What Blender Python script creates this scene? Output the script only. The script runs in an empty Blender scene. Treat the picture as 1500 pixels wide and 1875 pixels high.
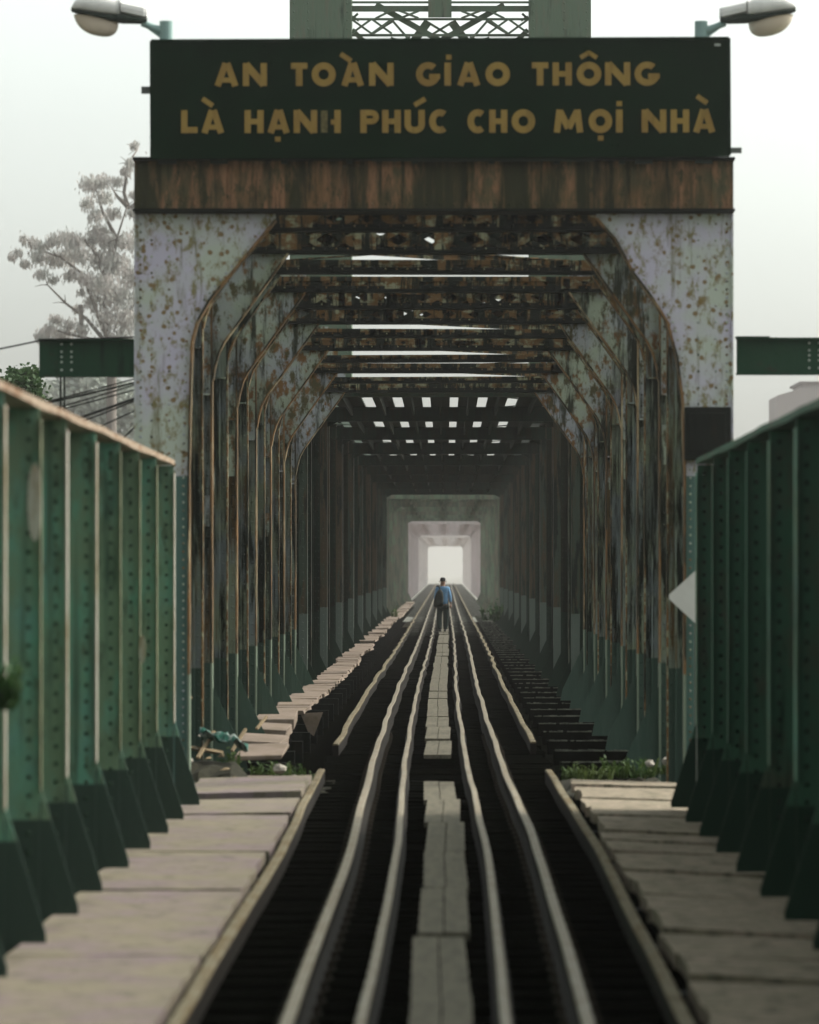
import bpy, math, random
from math import sin, cos, pi, radians
from mathutils import Vector, Matrix

R = random.Random(7)
S = bpy.context.scene
COL = S.collection

# ------------------------------------------------------------------ camera, world, sun, exposure
FPX, VX, VY, EYE = 7800.0, 817.0, 1040.0, 2.13      # focal length in photo pixels, vanishing point, eye height
cam_d = bpy.data.cameras.new("camera"); cam = bpy.data.objects.new("camera", cam_d); COL.objects.link(cam)
cam.location = (0, 0, EYE); cam.rotation_euler = (radians(90), 0, 0)
cam_d.sensor_fit = 'HORIZONTAL'; cam_d.sensor_width = 36
cam_d.lens = 36 * FPX / 1500
cam_d.shift_x = (750 - VX) / 1500; cam_d.shift_y = (VY - 937.5) / 1500
cam_d.clip_start = 0.5; cam_d.clip_end = 14000
cam_d.dof.use_dof = True; cam_d.dof.focus_distance = 82; cam_d.dof.aperture_fstop = 3.5
S.camera = cam

W = bpy.data.worlds.new("World"); S.world = W; W.use_nodes = True
wn, wl = W.node_tree.nodes, W.node_tree.links
bg = wn["Background"]
SUN_EL, SUN_AZ = radians(42), radians(68)     # azimuth clockwise from +Y: high on the right, somewhat ahead
sky = wn.new("ShaderNodeTexSky"); sky.sky_type = 'NISHITA'; sky.sun_disc = False
sky.sun_elevation = SUN_EL; sky.sun_rotation = SUN_AZ
sky.air_density = 1.0; sky.dust_density = 4.6; sky.ozone_density = 1.0
hs = wn.new("ShaderNodeHueSaturation"); hs.inputs["Saturation"].default_value = 0.12
wl.new(sky.outputs[0], hs.inputs["Color"])
tint = wn.new("ShaderNodeMix"); tint.data_type = 'RGBA'; tint.blend_type = 'MULTIPLY'; tint.inputs[0].default_value = 1
tint.inputs[7].default_value = (0.945, 1.0, 0.95, 1)
wl.new(hs.outputs[0], tint.inputs[6]); wl.new(tint.outputs[2], bg.inputs[0])
bg.inputs[1].default_value = 0.15

sd = bpy.data.lights.new("sun", 'SUN'); sd.energy = 2.0; sd.angle = radians(8); sd.color = (1.0, 0.93, 0.84)
sun = bpy.data.objects.new("sun", sd); COL.objects.link(sun)
sdir = Vector((sin(SUN_AZ) * cos(SUN_EL), cos(SUN_AZ) * cos(SUN_EL), sin(SUN_EL)))
sun.rotation_euler = sdir.to_track_quat('Z', 'Y').to_euler()
sun.location = (30, -20, 60)

vs = S.view_settings
vs.view_transform = 'Standard'; vs.look = 'None'; vs.gamma = 1; vs.exposure = 1.1
S.cycles.use_denoising = True
S.cycles.volume_bounces = 1
S.cycles.max_bounces = 6; S.cycles.diffuse_bounces = 3; S.cycles.transparent_max_bounces = 6

def P(px, py, d):
    """a photo pixel at distance d, as a point of the world"""
    return Vector(((px - VX) * d / FPX, d, EYE + (VY - py) * d / FPX))

# ------------------------------------------------------------------ materials
def new_mat(name):
    m = bpy.data.materials.new(name); m.use_nodes = True
    b = m.node_tree.nodes["Principled BSDF"]; b.inputs["Specular IOR Level"].default_value = 0.12   # dull surfaces, little sky reflection
    return m, m.node_tree.nodes, m.node_tree.links, b

def wpos(n, l, sc):
    g = n.new("ShaderNodeNewGeometry"); mp = n.new("ShaderNodeMapping")
    mp.inputs["Scale"].default_value = sc
    l.new(g.outputs["Position"], mp.inputs["Vector"]); return mp.outputs[0]

def noise(n, l, vec, scale, detail=5, rough=0.6):
    t = n.new("ShaderNodeTexNoise"); t.inputs["Scale"].default_value = scale
    t.inputs["Detail"].default_value = detail; t.inputs["Roughness"].default_value = rough
    l.new(vec, t.inputs["Vector"]); return t.outputs[0]

def ramp(n, l, fac, a, b):
    r = n.new("ShaderNodeMapRange"); r.inputs[1].default_value = a; r.inputs[2].default_value = b
    l.new(fac, r.inputs[0]); return r.outputs[0]

def mix(n, l, fac, a, b):
    x = n.new("ShaderNodeMix"); x.data_type = 'RGBA'
    if hasattr(fac, "links"): l.new(fac, x.inputs[0])
    else: x.inputs[0].default_value = fac
    for v, i in ((a, 6), (b, 7)):
        if hasattr(v, "links"): l.new(v, x.inputs[i])
        else: x.inputs[i].default_value = (*v, 1)
    return x.outputs[2]

def bump(n, l, b, h, strength=0.4, dist=0.02):
    bp = n.new("ShaderNodeBump"); bp.inputs["Strength"].default_value = strength
    bp.inputs["Distance"].default_value = dist
    l.new(h, bp.inputs["Height"]); l.new(bp.outputs[0], b.inputs["Normal"])

def mat_worn(name, paint, rust, dark, t=(0.48, 0.6), dk=(0.55, 0.7), sc=(1.6, 1.6, 0.5), rough=0.65,
             paint2=None, band=None, spots=None, streak=None, metallic=0.0, rnd=0, fine=None):
    """old painted steel: paint, rust that eats it, and black grime, all in world space"""
    m, n, l, b = new_mat(name)
    v1 = wpos(n, l, sc); v2 = wpos(n, l, (1, 1, 1))
    base = paint
    if paint2:
        base = mix(n, l, ramp(n, l, noise(n, l, v2, 1.3, 3), 0.42, 0.6), paint, paint2)
    f = noise(n, l, v1, 2.6, 8, 0.68)
    if rnd:      # every member has weathered to its own degree
        oi = n.new("ShaderNodeObjectInfo"); ma = n.new("ShaderNodeMath"); ma.operation = 'MULTIPLY_ADD'
        l.new(oi.outputs["Random"], ma.inputs[0]); ma.inputs[1].default_value = rnd; l.new(f, ma.inputs[2])
        f = ma.outputs[0]
    c = mix(n, l, ramp(n, l, f, *t), base, rust)
    if fine:
        c = mix(n, l, ramp(n, l, noise(n, l, wpos(n, l, fine[0]), 1.0, 10, 0.72), fine[1], fine[2]), c, fine[3])
    if spots:
        vv = n.new("ShaderNodeTexVoronoi"); vv.inputs["Scale"].default_value = spots[0]
        l.new(v2, vv.inputs["Vector"])
        fm = n.new("ShaderNodeMath"); fm.operation = 'ADD'
        l.new(vv.outputs["Distance"], fm.inputs[0])
        ns = n.new("ShaderNodeMath"); ns.operation = 'MULTIPLY'; ns.inputs[1].default_value = 0.55
        l.new(noise(n, l, v2, 14, 6, .7), ns.inputs[0]); l.new(ns.outputs[0], fm.inputs[1])
        c = mix(n, l, ramp(n, l, fm.outputs[0], spots[1] + 0.08, spots[1]), c, spots[2])
    if streak:
        v3 = wpos(n, l, streak[0])
        c = mix(n, l, ramp(n, l, noise(n, l, v3, 1.0, 4), streak[1], streak[2]), c, streak[3])
    g = noise(n, l, wpos(n, l, (3.1, 3.1, 0.35)), 1.9, 6, 0.7)
    c = mix(n, l, ramp(n, l, g, *dk), c, dark)
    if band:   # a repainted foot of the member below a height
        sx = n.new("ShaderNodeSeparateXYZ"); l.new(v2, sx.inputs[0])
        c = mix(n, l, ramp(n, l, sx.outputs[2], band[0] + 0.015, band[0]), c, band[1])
    l.new(c, b.inputs["Base Color"])
    b.inputs["Roughness"].default_value = rough; b.inputs["Metallic"].default_value = metallic
    bump(n, l, b, f, 0.6, 0.02)
    return m

def mat_plain(name, col, rough=0.7, var=0.25, scale=3, metallic=0, sc=(1, 1, 1), bstr=0.3):
    m, n, l, b = new_mat(name)
    f = noise(n, l, wpos(n, l, sc), scale, 6, 0.65)
    lo = tuple(max(0, c * (1 - var)) for c in col); hi = tuple(c * (1 + var) for c in col)
    l.new(mix(n, l, ramp(n, l, f, 0.3, 0.7), lo, hi), b.inputs["Base Color"])
    b.inputs["Roughness"].default_value = rough; b.inputs["Metallic"].default_value = metallic
    bump(n, l, b, f, bstr, 0.01)
    return m

M = {}
M['rusty'] = mat_worn('rusted_cream_paint', (0.191, 0.224, 0.155), (0.0992, 0.0596, 0.0224), (0.00992, 0.0149, 0.00858),
                      t=(0.58, 0.70), dk=(0.48, 0.58), paint2=(0.166, 0.196, 0.197), sc=(3.0, 3.0, 0.28), rnd=.16,
                      fine=((14, 14, .8), .54, .64, (0.0332, 0.0323, 0.016)),
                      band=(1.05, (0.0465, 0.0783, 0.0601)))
M['knee'] = mat_worn('rusted_pale_plate', (0.326, 0.371, 0.285), (0.176, 0.0928, 0.0347), (0.0301, 0.0344, 0.0223),
                     t=(0.545, 0.62), dk=(0.52, 0.62), paint2=(0.313, 0.331, 0.359), sc=(2.4, 2.4, 1.4), rnd=.05,
                     fine=((8, 8, 4), .52, .60, (0.0792, 0.0698, 0.0313)))
M['edge'] = mat_worn('worn_cream_edge', (0.338, 0.286, 0.182), (0.169, 0.091, 0.0364), (0.026, 0.0234, 0.0143),
                     t=(0.40, 0.56), dk=(0.46, 0.55), rnd=.10, band=(1.05, (0.146, 0.179, 0.13)))
M['portal'] = mat_worn('lavender_portal_plate', (0.416, 0.39, 0.475), (0.165, 0.115, 0.045), (0.122, 0.108, 0.0514),
                       t=(0.57, 0.66), dk=(0.56, 0.68), sc=(1.6, 1.6, 1.1), paint2=(0.373, 0.407, 0.347),
                       spots=(9.5, 0.46, (0.178, 0.122, 0.0617)), fine=((13, 13, 7), .52, .62, (0.18, 0.156, 0.0707)),
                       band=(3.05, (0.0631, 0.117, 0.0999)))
M['lintel'] = mat_worn('rust_streaked_lintel', (0.135, 0.076, 0.036), (0.22, 0.112, 0.06), (0.018, 0.019, 0.009),
                       t=(0.45, 0.58), dk=(0.50, 0.62), sc=(3.0, 3.0, 0.9), paint2=(0.07, 0.062, 0.032),
                       fine=((14, 14, 5), .54, .62, (0.05, 0.042, 0.02)),
                       streak=((5, 5, 0.5), 0.44, 0.60, (0.026, 0.026, 0.011)))
M['strut'] = mat_worn('rusted_roof_lattice', (0.215, 0.212, 0.134), (0.117, 0.0635, 0.0228), (0.00586, 0.00948, 0.00517),
                      t=(0.44, 0.52), dk=(0.47, 0.53), sc=(2.2, 2.2, 4.0), rnd=.05)
M['flange'] = mat_worn('black_flange_steel', (0.005, 0.007, 0.005), (0.012, 0.009, 0.005), (0.003, 0.004, 0.003),
                       t=(0.55, 0.68), dk=(0.5, 0.6))  # near-black tone for flanges, bearers and trestles
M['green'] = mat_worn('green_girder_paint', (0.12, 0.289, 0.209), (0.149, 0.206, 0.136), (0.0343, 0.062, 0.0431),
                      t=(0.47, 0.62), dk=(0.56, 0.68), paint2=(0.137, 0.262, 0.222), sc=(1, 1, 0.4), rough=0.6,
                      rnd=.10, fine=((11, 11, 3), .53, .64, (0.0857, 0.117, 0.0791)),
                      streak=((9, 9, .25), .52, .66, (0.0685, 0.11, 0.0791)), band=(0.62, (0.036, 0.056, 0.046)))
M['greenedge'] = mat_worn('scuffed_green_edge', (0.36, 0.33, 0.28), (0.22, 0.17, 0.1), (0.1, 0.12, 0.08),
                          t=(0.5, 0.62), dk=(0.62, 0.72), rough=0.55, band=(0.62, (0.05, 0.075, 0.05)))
M['greenshade'] = mat_worn('shaded_green_girder_paint', (0.0308, 0.085, 0.0529), (0.0473, 0.0625, 0.0414), (0.0077, 0.02, 0.0115),
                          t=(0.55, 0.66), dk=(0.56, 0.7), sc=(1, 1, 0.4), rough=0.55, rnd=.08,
                          band=(0.62, (0.0099, 0.0285, 0.0176)))  # right girder's copy of the green, shade put into the colour
M['olive'] = mat_plain('olive_worn_edge', (0.12, 0.125, 0.075), 0.6, .5, 6)
M['topflange'] = mat_worn('sunlit_weathered_flange', (0.248, 0.192, 0.139), (0.149, 0.0832, 0.0462), (0.062, 0.0448, 0.0264),
                          t=(0.48, 0.6), dk=(0.6, 0.72), sc=(3, 1, 3))  # worn cream paint, with sunlight on the edge added to its tone
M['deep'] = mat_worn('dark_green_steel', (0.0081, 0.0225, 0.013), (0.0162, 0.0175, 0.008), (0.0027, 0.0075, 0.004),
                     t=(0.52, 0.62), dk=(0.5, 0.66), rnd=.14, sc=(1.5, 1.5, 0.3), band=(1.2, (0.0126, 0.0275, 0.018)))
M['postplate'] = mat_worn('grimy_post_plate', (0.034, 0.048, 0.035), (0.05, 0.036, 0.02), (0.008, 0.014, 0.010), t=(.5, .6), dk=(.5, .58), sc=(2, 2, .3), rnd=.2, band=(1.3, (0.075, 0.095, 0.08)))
M['deepedge'] = mat_worn('lit_post_edge', (0.085, 0.095, 0.07), (0.07, 0.05, 0.03), (0.008, 0.012, 0.009), t=(.5, .6), dk=(.45, .52), sc=(2, 2, .5), rnd=.2)  # post edges caught by light, put in as a lighter colour
M['far'] = mat_worn('haze_green_steel', (0.152, 0.204, 0.14), (0.164, 0.15, 0.117), (0.0819, 0.109, 0.0819), t=(0.5, 0.62), rnd=.22, dk=(.45, .6))  # third span's green lightened to put haze into its colour
M['tower'] = mat_worn('grey_green_tower_steel', (0.104, 0.144, 0.102), (0.12, 0.135, 0.0981), (0.0413, 0.0597, 0.0435),
                      t=(0.5, 0.62), dk=(0.58, 0.72), sc=(3, 3, 0.4))
M['beam'] = mat_worn('green_beam_paint', (0.012, 0.0475, 0.0246), (0.036, 0.0302, 0.02), (0.0072, 0.0238, 0.0123),
                     t=(0.60, 0.68), dk=(0.55, 0.68), sc=(1.2, 1, 1.2))
M['rivetpale'] = mat_plain('pale_bolt', (0.35, 0.38, 0.34), 0.5)
M['sign'] = mat_plain('dark_green_sign', (0.0012, 0.012, 0.004), 0.75, 0.2, 2.5)
M['sign'].node_tree.nodes['Principled BSDF'].inputs['Specular IOR Level'].default_value = 0.0
M['letter'] = mat_worn('faded_ochre_letter', (0.248, 0.162, 0.0436), (0.209, 0.128, 0.0356), (0.144, 0.095, 0.0277),
                       t=(0.45, 0.6), dk=(0.56, 0.7), rough=0.8)
M['ghost'] = mat_plain('flaked_letter', (0.1, 0.084, 0.036), 0.8, 0.5, 30)
M['railtop'] = mat_worn('rail_steel', (0.22, 0.195, 0.15), (0.15, 0.115, 0.07), (0.08, 0.066, 0.042),
                        t=(0.42, 0.62), dk=(0.6, 0.74), sc=(4, 1.2, 4), rough=0.42)
M['railside'] = mat_plain('rusty_rail_web', (0.008, 0.006, 0.004), 0.8, 0.4, 6)
M['soleplate'] = mat_plain('rusty_sole_plate', (0.022, 0.017, 0.011), 0.8, 0.4, 9)
M['guard'] = mat_worn('guard_timber', (0.14, 0.12, 0.08), (0.10, 0.072, 0.036), (0.035, 0.032, 0.018),
                      t=(0.45, 0.6), dk=(0.55, 0.7), sc=(4, 0.8, 4), rough=0.8)
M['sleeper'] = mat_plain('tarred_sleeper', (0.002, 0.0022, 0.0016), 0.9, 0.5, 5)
for k_ in ('sleeper',): M[k_].node_tree.nodes['Principled BSDF'].inputs['Specular IOR Level'].default_value = 0.0
M['bearer'] = mat_plain('bearer_edge', (0.085, 0.09, 0.07), 0.8, 0.7, 9)
M['concrete'] = mat_worn('footway_slab', (0.176, 0.148, 0.11), (0.136, 0.123, 0.0836), (0.0616, 0.0581, 0.0396),
                         t=(0.46, 0.62), dk=(0.54, 0.68), sc=(0.9, 3.2, 1), rough=0.85, paint2=(0.163, 0.121, 0.132),
                         fine=((5, 22, 3), .52, .62, (0.106, 0.0924, 0.0686)))
M['concrete2'] = mat_worn('right_footway_slab', (0.259, 0.204, 0.158), (0.194, 0.167, 0.115), (0.0778, 0.0688, 0.0454),
                          t=(0.44, 0.58), dk=(0.50, 0.62), sc=(0.7, 4.5, 1), rough=0.85, fine=((4, 24, 3), .50, .60, (0.12, 0.11, 0.08)))  # right footway tone, lighter than the left slabs
M['step'] = mat_worn('stepping_slab', (0.19, 0.147, 0.119), (0.142, 0.109, 0.076), (0.076, 0.0617, 0.0427),
                     t=(0.45, 0.62), dk=(0.62, 0.74), sc=(2, 2, 2), rough=0.85)
M['plank'] = mat_worn('grey_walk_plank', (0.109, 0.097, 0.0706), (0.0756, 0.0676, 0.05), (0.0336, 0.0323, 0.0221),
                      t=(0.42, 0.6), dk=(0.56, 0.7), sc=(6, 0.7, 1), rough=0.8)
M['lampgrey'] = mat_plain('lamp_housing_grey', (0.646, 0.63, 0.614), 0.5, 0.12, 6)
M['lampdark'] = mat_plain('lamp_rim_dark', (0.02, 0.028, 0.022), 0.6)
M['lamppole'] = mat_plain('lamp_pole_teal', (0.208, 0.304, 0.288), 0.5, 0.12)
M['white'] = mat_plain('white_enamel', (0.484, 0.468, 0.437), 0.45, 0.1)
M['grey'] = mat_plain('galvanised_post', (0.1, 0.11, 0.1), 0.5)
M['cable'] = mat_plain('black_cable', (0.012, 0.013, 0.013), 0.6)
M['bark'] = mat_plain('grey_bark', (0.13, 0.11, 0.095), 0.9, 0.4, 4, sc=(1, 1, 0.2))
M['wall'] = mat_plain('hazy_render_wall', (0.30, 0.27, 0.27), 0.9, 0.08, 0.2)
M['glass'] = mat_plain('dark_window', (0.05, 0.055, 0.06), 0.2, 0.1)
M['roof'] = mat_plain('grey_roof', (0.14, 0.12, 0.12), 0.9, 0.1, 0.3)
M['stone'] = mat_plain('pale_rubble', (0.30, 0.27, 0.23), 0.9, 0.3, 12)
M['wood'] = mat_plain('old_board', (0.20, 0.15, 0.09), 0.85, 0.35, 6, sc=(1, 6, 6))
M['tarp'] = mat_worn('green_and_white_plastic', (0.015, 0.075, 0.055), (0.20, 0.23, 0.21), (0.008, 0.03, 0.022),
                     t=(0.50, 0.55), dk=(0.62, 0.7), sc=(3, 3, 3), rough=0.35)
M['pier'] = mat_plain('pier_masonry', (0.2, 0.19, 0.16), 0.9, 0.3, 0.8)
M['road'] = mat_plain('side_road_asphalt', (0.05, 0.05, 0.048), 0.9, 0.2, 2)

def mat_ground():
    m, n, l, b = new_mat('riverside_ground')
    f = noise(n, l, wpos(n, l, (1, 1, 1)), 0.05, 8, 0.6)
    c = mix(n, l, ramp(n, l, f, 0.4, 0.6), (0.045, 0.06, 0.03), (0.09, 0.075, 0.05))
    l.new(c, b.inputs["Base Color"]); b.inputs["Roughness"].default_value = 0.95
    return m
M['ground'] = mat_ground()
def mat_water():
    m, n, l, b = new_mat('silty_river')
    f = noise(n, l, wpos(n, l, (1, 0.4, 1)), 0.8, 4)
    b.inputs["Base Color"].default_value = (0.11, 0.085, 0.06, 1); b.inputs["Roughness"].default_value = 0.12
    bump(n, l, b, f, 0.2, 0.2); return m
M['water'] = mat_water()

def mat_leaf(name, c1, c2, trans=0.25):
    m, n, l, b = new_mat(name)
    f = noise(n, l, wpos(n, l, (1, 1, 1)), 1.1, 3)
    c = mix(n, l, ramp(n, l, f, 0.38, 0.62), c1, c2); l.new(c, b.inputs["Base Color"])
    b.inputs["Roughness"].default_value = 0.55
    t = n.new("ShaderNodeBsdfTranslucent"); l.new(c, t.inputs[0])
    mx = n.new("ShaderNodeMixShader"); mx.inputs[0].default_value = trans
    l.new(b.outputs[0], mx.inputs[1]); l.new(t.outputs[0], mx.inputs[2])
    l.new(mx.outputs[0], n["Material Output"].inputs[0]); return m
M['euc'] = mat_leaf('hazed_eucalyptus_leaf', (0.40, 0.40, 0.375), (0.50, 0.46, 0.44))  # distance haze put into the pale leaf colour
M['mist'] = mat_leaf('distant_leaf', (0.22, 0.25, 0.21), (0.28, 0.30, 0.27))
M['leaf'] = mat_leaf('dark_green_leaf', (0.025, 0.055, 0.02), (0.055, 0.10, 0.035))
M['weed'] = mat_leaf('weed_leaf', (0.028, 0.06, 0.012), (0.075, 0.10, 0.03))

def mat_skinlike(name, col, rough=0.7):
    m, n, l, b = new_mat(name); b.inputs["Base Color"].default_value = (*col, 1); b.inputs["Roughness"].default_value = rough
    return m
M['skin'] = mat_skinlike('skin', (0.22, 0.12, 0.08), 0.5)
M['hair'] = mat_skinlike('black_hair', (0.012, 0.011, 0.010), 0.5)
M['shirt'] = mat_plain('light_blue_shirt', (0.13, 0.26, 0.42), 0.85, 0.12, 9)
M['trousers'] = mat_plain('dark_trousers', (0.014, 0.022, 0.020), 0.85, 0.2, 9)
M['bag'] = mat_plain('black_backpack', (0.012, 0.016, 0.014), 0.6, 0.3, 9)
M['shoe'] = mat_skinlike('dark_shoe', (0.01, 0.01, 0.01), 0.5)
M['bowl'] = mat_skinlike('frosted_lamp_bowl', (0.62, 0.52, 0.42), 0.25)
M['bowl'].node_tree.nodes["Principled BSDF"].inputs["Transmission Weight"].default_value = 0.25

# ------------------------------------------------------------------ mesh helper
class MB:
    def __init__(s): s.v = []; s.f = []; s.mi = []; s.cur = 0
    def mat(s, i): s.cur = i; return s
    def add(s, vs, fs):
        k = len(s.v); s.v += [tuple(v) for v in vs]
        for f in fs: s.f.append(tuple(k + i for i in f)); s.mi.append(s.cur)
    def box(s, x0, x1, y0, y1, z0, z1):
        s.add([(x0,y0,z0),(x1,y0,z0),(x1,y1,z0),(x0,y1,z0),(x0,y0,z1),(x1,y0,z1),(x1,y1,z1),(x0,y1,z1)],
              [(3,2,1,0),(4,5,6,7),(0,1,5,4),(1,2,6,5),(2,3,7,6),(3,0,4,7)]); return s
    def bar(s, p, q, w, t, up=Vector((0, 1, 0))):
        p, q = Vector(p), Vector(q); d = (q - p).normalized(); up = Vector(up)
        a = d.cross(up)
        if a.length < 1e-4: a = d.cross(Vector((1, 0, 0)))
        a.normalize(); b = d.cross(a).normalized(); a *= w / 2; b *= t / 2
        vs = [p-a-b, p+a-b, p+a+b, p-a+b, q-a-b, q+a-b, q+a+b, q-a+b]
        s.add(vs, [(3,2,1,0),(4,5,6,7),(0,1,5,4),(1,2,6,5),(2,3,7,6),(3,0,4,7)]); return s
    def prism(s, poly, y0, y1):
        """polygon in XZ, extruded along Y"""
        n = len(poly)
        s.add([(x, y0, z) for x, z in poly] + [(x, y1, z) for x, z in poly],
              [tuple(range(n)), tuple(range(2*n-1, n-1, -1))] + [(i, i+n, (i+1) % n + n, (i+1) % n) for i in range(n)]); return s
    def rivet(s, x, y, z, r=0.018, ax='y', sg=-1):
        n = 6; vs = []
        for rr, h in ((r, 0), (r*0.6, r*0.6)):
            for i in range(n):
                a = 2*pi*i/n
                c, d_ = rr*cos(a), rr*sin(a)
                vs.append((x+c, y+sg*h, z+d_) if ax == 'y' else (x+sg*h, y+c, z+d_))
        fs = [(i, (i+1) % n, n+(i+1) % n, n+i) for i in range(n)] + [tuple(range(n, 2*n))]
        s.add(vs, fs); return s
    def tube(s, pts, r, n=8, cap=True):
        pts = [Vector(p) for p in pts]; k = len(pts); rr = r if isinstance(r, (list, tuple)) else [r]*k
        vs = []; a = None
        for i, p in enumerate(pts):
            d = (pts[min(i+1, k-1)] - pts[max(i-1, 0)]).normalized()
            if a is None:
                a = d.cross(Vector((0, 0, 1)))
                if a.length < 0.1: a = d.cross(Vector((1, 0, 0)))
            else: a = a - d * a.dot(d)
            a.normalize(); b = d.cross(a)
            for j in range(n):
                t = 2*pi*j/n; vs.append(p + (a*cos(t) + b*sin(t)) * rr[i])
        fs = [(i*n+j, i*n+(j+1) % n, (i+1)*n+(j+1) % n, (i+1)*n+j) for i in range(k-1) for j in range(n)]
        if cap: fs += [tuple(range(n-1, -1, -1)), tuple(range((k-1)*n, k*n))]
        s.add(vs, fs); return s
    def build(s, name, mats, parent=None, smooth=False, loc=None, bevel=0, label=None):
        me = bpy.data.meshes.new(name); me.from_pydata([tuple(v) for v in s.v], [], s.f)
        mats = mats if isinstance(mats, (list, tuple)) else [mats]
        for m in mats: me.materials.append(m)
        me.polygons.foreach_set("material_index", s.mi)
        if smooth: me.polygons.foreach_set("use_smooth", [True]*len(s.f))
        me.update()
        o = bpy.data.objects.new(name, me); COL.objects.link(o)
        if parent: o.parent = parent
        if loc: o.location = loc
        if bevel:
            bv = o.modifiers.new("bevel", 'BEVEL'); bv.width = bevel; bv.segments = 2; bv.limit_method = 'ANGLE'
        if label: o["label"] = label
        return o

def tag(o, label, cat, group=None, kind=None):
    o["label"] = label; o["category"] = cat
    if group: o["group"] = group
    if kind: o["kind"] = kind
    return o
def thing(name, label, cat, loc=(0, 0, 0), group=None):
    o = bpy.data.objects.new(name, None); o.empty_display_size = 0.3; COL.objects.link(o); o.location = loc
    return tag(o, label, cat, group)
def inst(src, parent, loc, name=None, rot=None, scale=None):
    o = bpy.data.objects.new(name or src.name.split('.')[0], src.data); COL.objects.link(o)
    o.parent = parent; o.location = loc
    if rot: o.rotation_euler = rot
    if scale: o.scale = scale
    return o

# ------------------------------------------------------------------ setting
def sheet(name, x0, x1, y0, y1, z, m):
    o = MB(); o.add([(x0,y0,z),(x1,y0,z),(x1,y1,z),(x0,y1,z)], [(0,1,2,3)]); o = o.build(name, m); o["kind"] = "structure"; return o
sheet('ground', -1490, 1490, -50, 5990, -9.0, M['ground'])
sheet('river', -1488, 1488, 180, 1500, -8.9, M['water'])

# ------------------------------------------------------------------ bridge geometry
XL, XR = -2.62, 2.38          # inner faces of the posts
XC = (XL + XR) / 2

def soft(seed, d):
    r = random.Random(seed); s = 0
    for k in range(5):
        wl_ = r.uniform(5, 17) * (1 + 0.004 * d * 0); ph = r.uniform(0, 6.28); s += sin(d / wl_ * 2 * pi + ph)
    return s / 3
TC = [(10,-.05),(19.9,-.046),(23.3,-.03),(28,-.018),(33.5,-.012),(39,-.06),(48.6,-.107),(63,-.137),(80,-.147),(110,-.10),(140,-.09),(200,-.12),(900,-.12)]
def cx(d): return sum(cx0(d + k) for k in (-3, -2, -1, 0, 1, 2, 3)) / 7
def cx0(d):
    for (a, x0), (b, x1) in zip(TC, TC[1:]):
        if d <= b:
            t = max(0, (d - a) / (b - a)); return x0 + (x1 - x0) * t
    return TC[-1][1]

def drange(a, b, st):
    out = []; d = a
    while d < b: out.append(d); d += st if d < 150 else st * 2.5
    out.append(b); return out

# rails ------------------------------------------------------------------
def rail(off, a, b, seed, amp, name, label, cat, prof='rail', zoff=0.0, parts=True):
    ds = drange(a, b, 0.8)
    if prof == 'rail':
        head = [(-.033,-.009),(-.026,0),(.026,0),(.033,-.009)]
        foot = [(.033,-.009),(.033,-.03),(.012,-.045),(.012,-.13),(.068,-.145),(.068,-.16),(-.068,-.16),(-.068,-.145),(-.012,-.13),(-.012,-.045),(-.033,-.03),(-.033,-.009)]
    elif prof == 'guard':
        head = [(-.027,-.007),(-.021,0),(.021,0),(.027,-.007)]
        foot = [(.027,-.007),(.027,-.02),(.01,-.035),(.01,-.11),(.055,-.12),(.055,-.135),(-.055,-.135),(-.055,-.12),(-.01,-.11),(-.01,-.035),(-.027,-.02),(-.027,-.007)]
    else:
        head = [(-.036,-.02),(-.036,-.008),(-.028,0),(.028,0),(.036,-.008),(.036,-.02)]
        foot = [(.036,-.02),(.036,-.15),(-.036,-.15),(-.036,-.02)]
    def c(d):
        k = amp * (.15 + min(d, 160) * .0095)
        return (cx(d) + off + k * soft(seed, d) + 0.3 * k * soft(seed + 9, d * 2.3),
                zoff + (0.004 + .00005 * d) * soft(seed + 50, d) )
    root = thing(name, label, cat, (c(a)[0], a, 0))
    for pname, pr, m in (('rail_head', head, M['railtop'] if prof != 'timber' else M['guard']),
                         ('rail_web', foot, M['railside'])):
        if prof == 'timber': pname = 'timber_top' if pr is head else 'timber_side'
        mb = MB(); n = len(pr); vs = []
        for d in ds:
            x, z = c(d)
            vs += [(x + u - root.location.x, d - a, z + w) for u, w in pr]
        fs = [(i*n+j, i*n+j+1, (i+1)*n+j+1, (i+1)*n+j) for i in range(len(ds)-1) for j in range(n-1)]
        fs += [tuple(range(n)), tuple((len(ds)-1)*n + j for j in range(n-1, -1, -1))]
        mb.add(vs, fs)
        mb.build(pname, m, root)
    if prof == 'rail':      # sole plates with spikes, the nearest ones
        pm_ = MB(); pm_.box(-.11, .11, -.07, .07, -.163, -.150)
        for sx in (-1, 1): pm_.box(sx*.085-.018, sx*.085+.018, -.03, .03, -.149, -.118); pm_.rivet(sx*.085, 0, -.118, .016)
        p0 = None
        for k_ in range(70):
            d_ = 15 + k_*.62; x, z = c(d_)
            if p0 is None: p0 = pm_.build('sole_plate', M['soleplate'], root); o_ = p0
            else: o_ = inst(p0, root, (0, 0, 0), 'sole_plate')
            o_.location = (x - root.location.x, d_ - a, z)
    return root
rail(-.71, 14, 620, 1, .014, 'running_rail', 'long running rail left of centre, worn tan top, wavering into the tunnel', 'rail')
rail(.71, 14, 620, 2, .014, 'running_rail', 'long running rail right of centre, worn tan top, wavering into the tunnel', 'rail')
rail(-.355, 14, 620, 3, .016, 'check_rail', 'thinner check rail just left of the central plank walk', 'rail', 'guard')
rail(.325, 14, 620, 4, .016, 'check_rail', 'thinner check rail just right of the central plank walk', 'rail', 'guard')
rail(-1.23, 14, 44.9, 5, .018, 'guard_timber', 'near guard timber between the left footway and the track, ending before the portal', 'timber', 'timber', .01)
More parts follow.
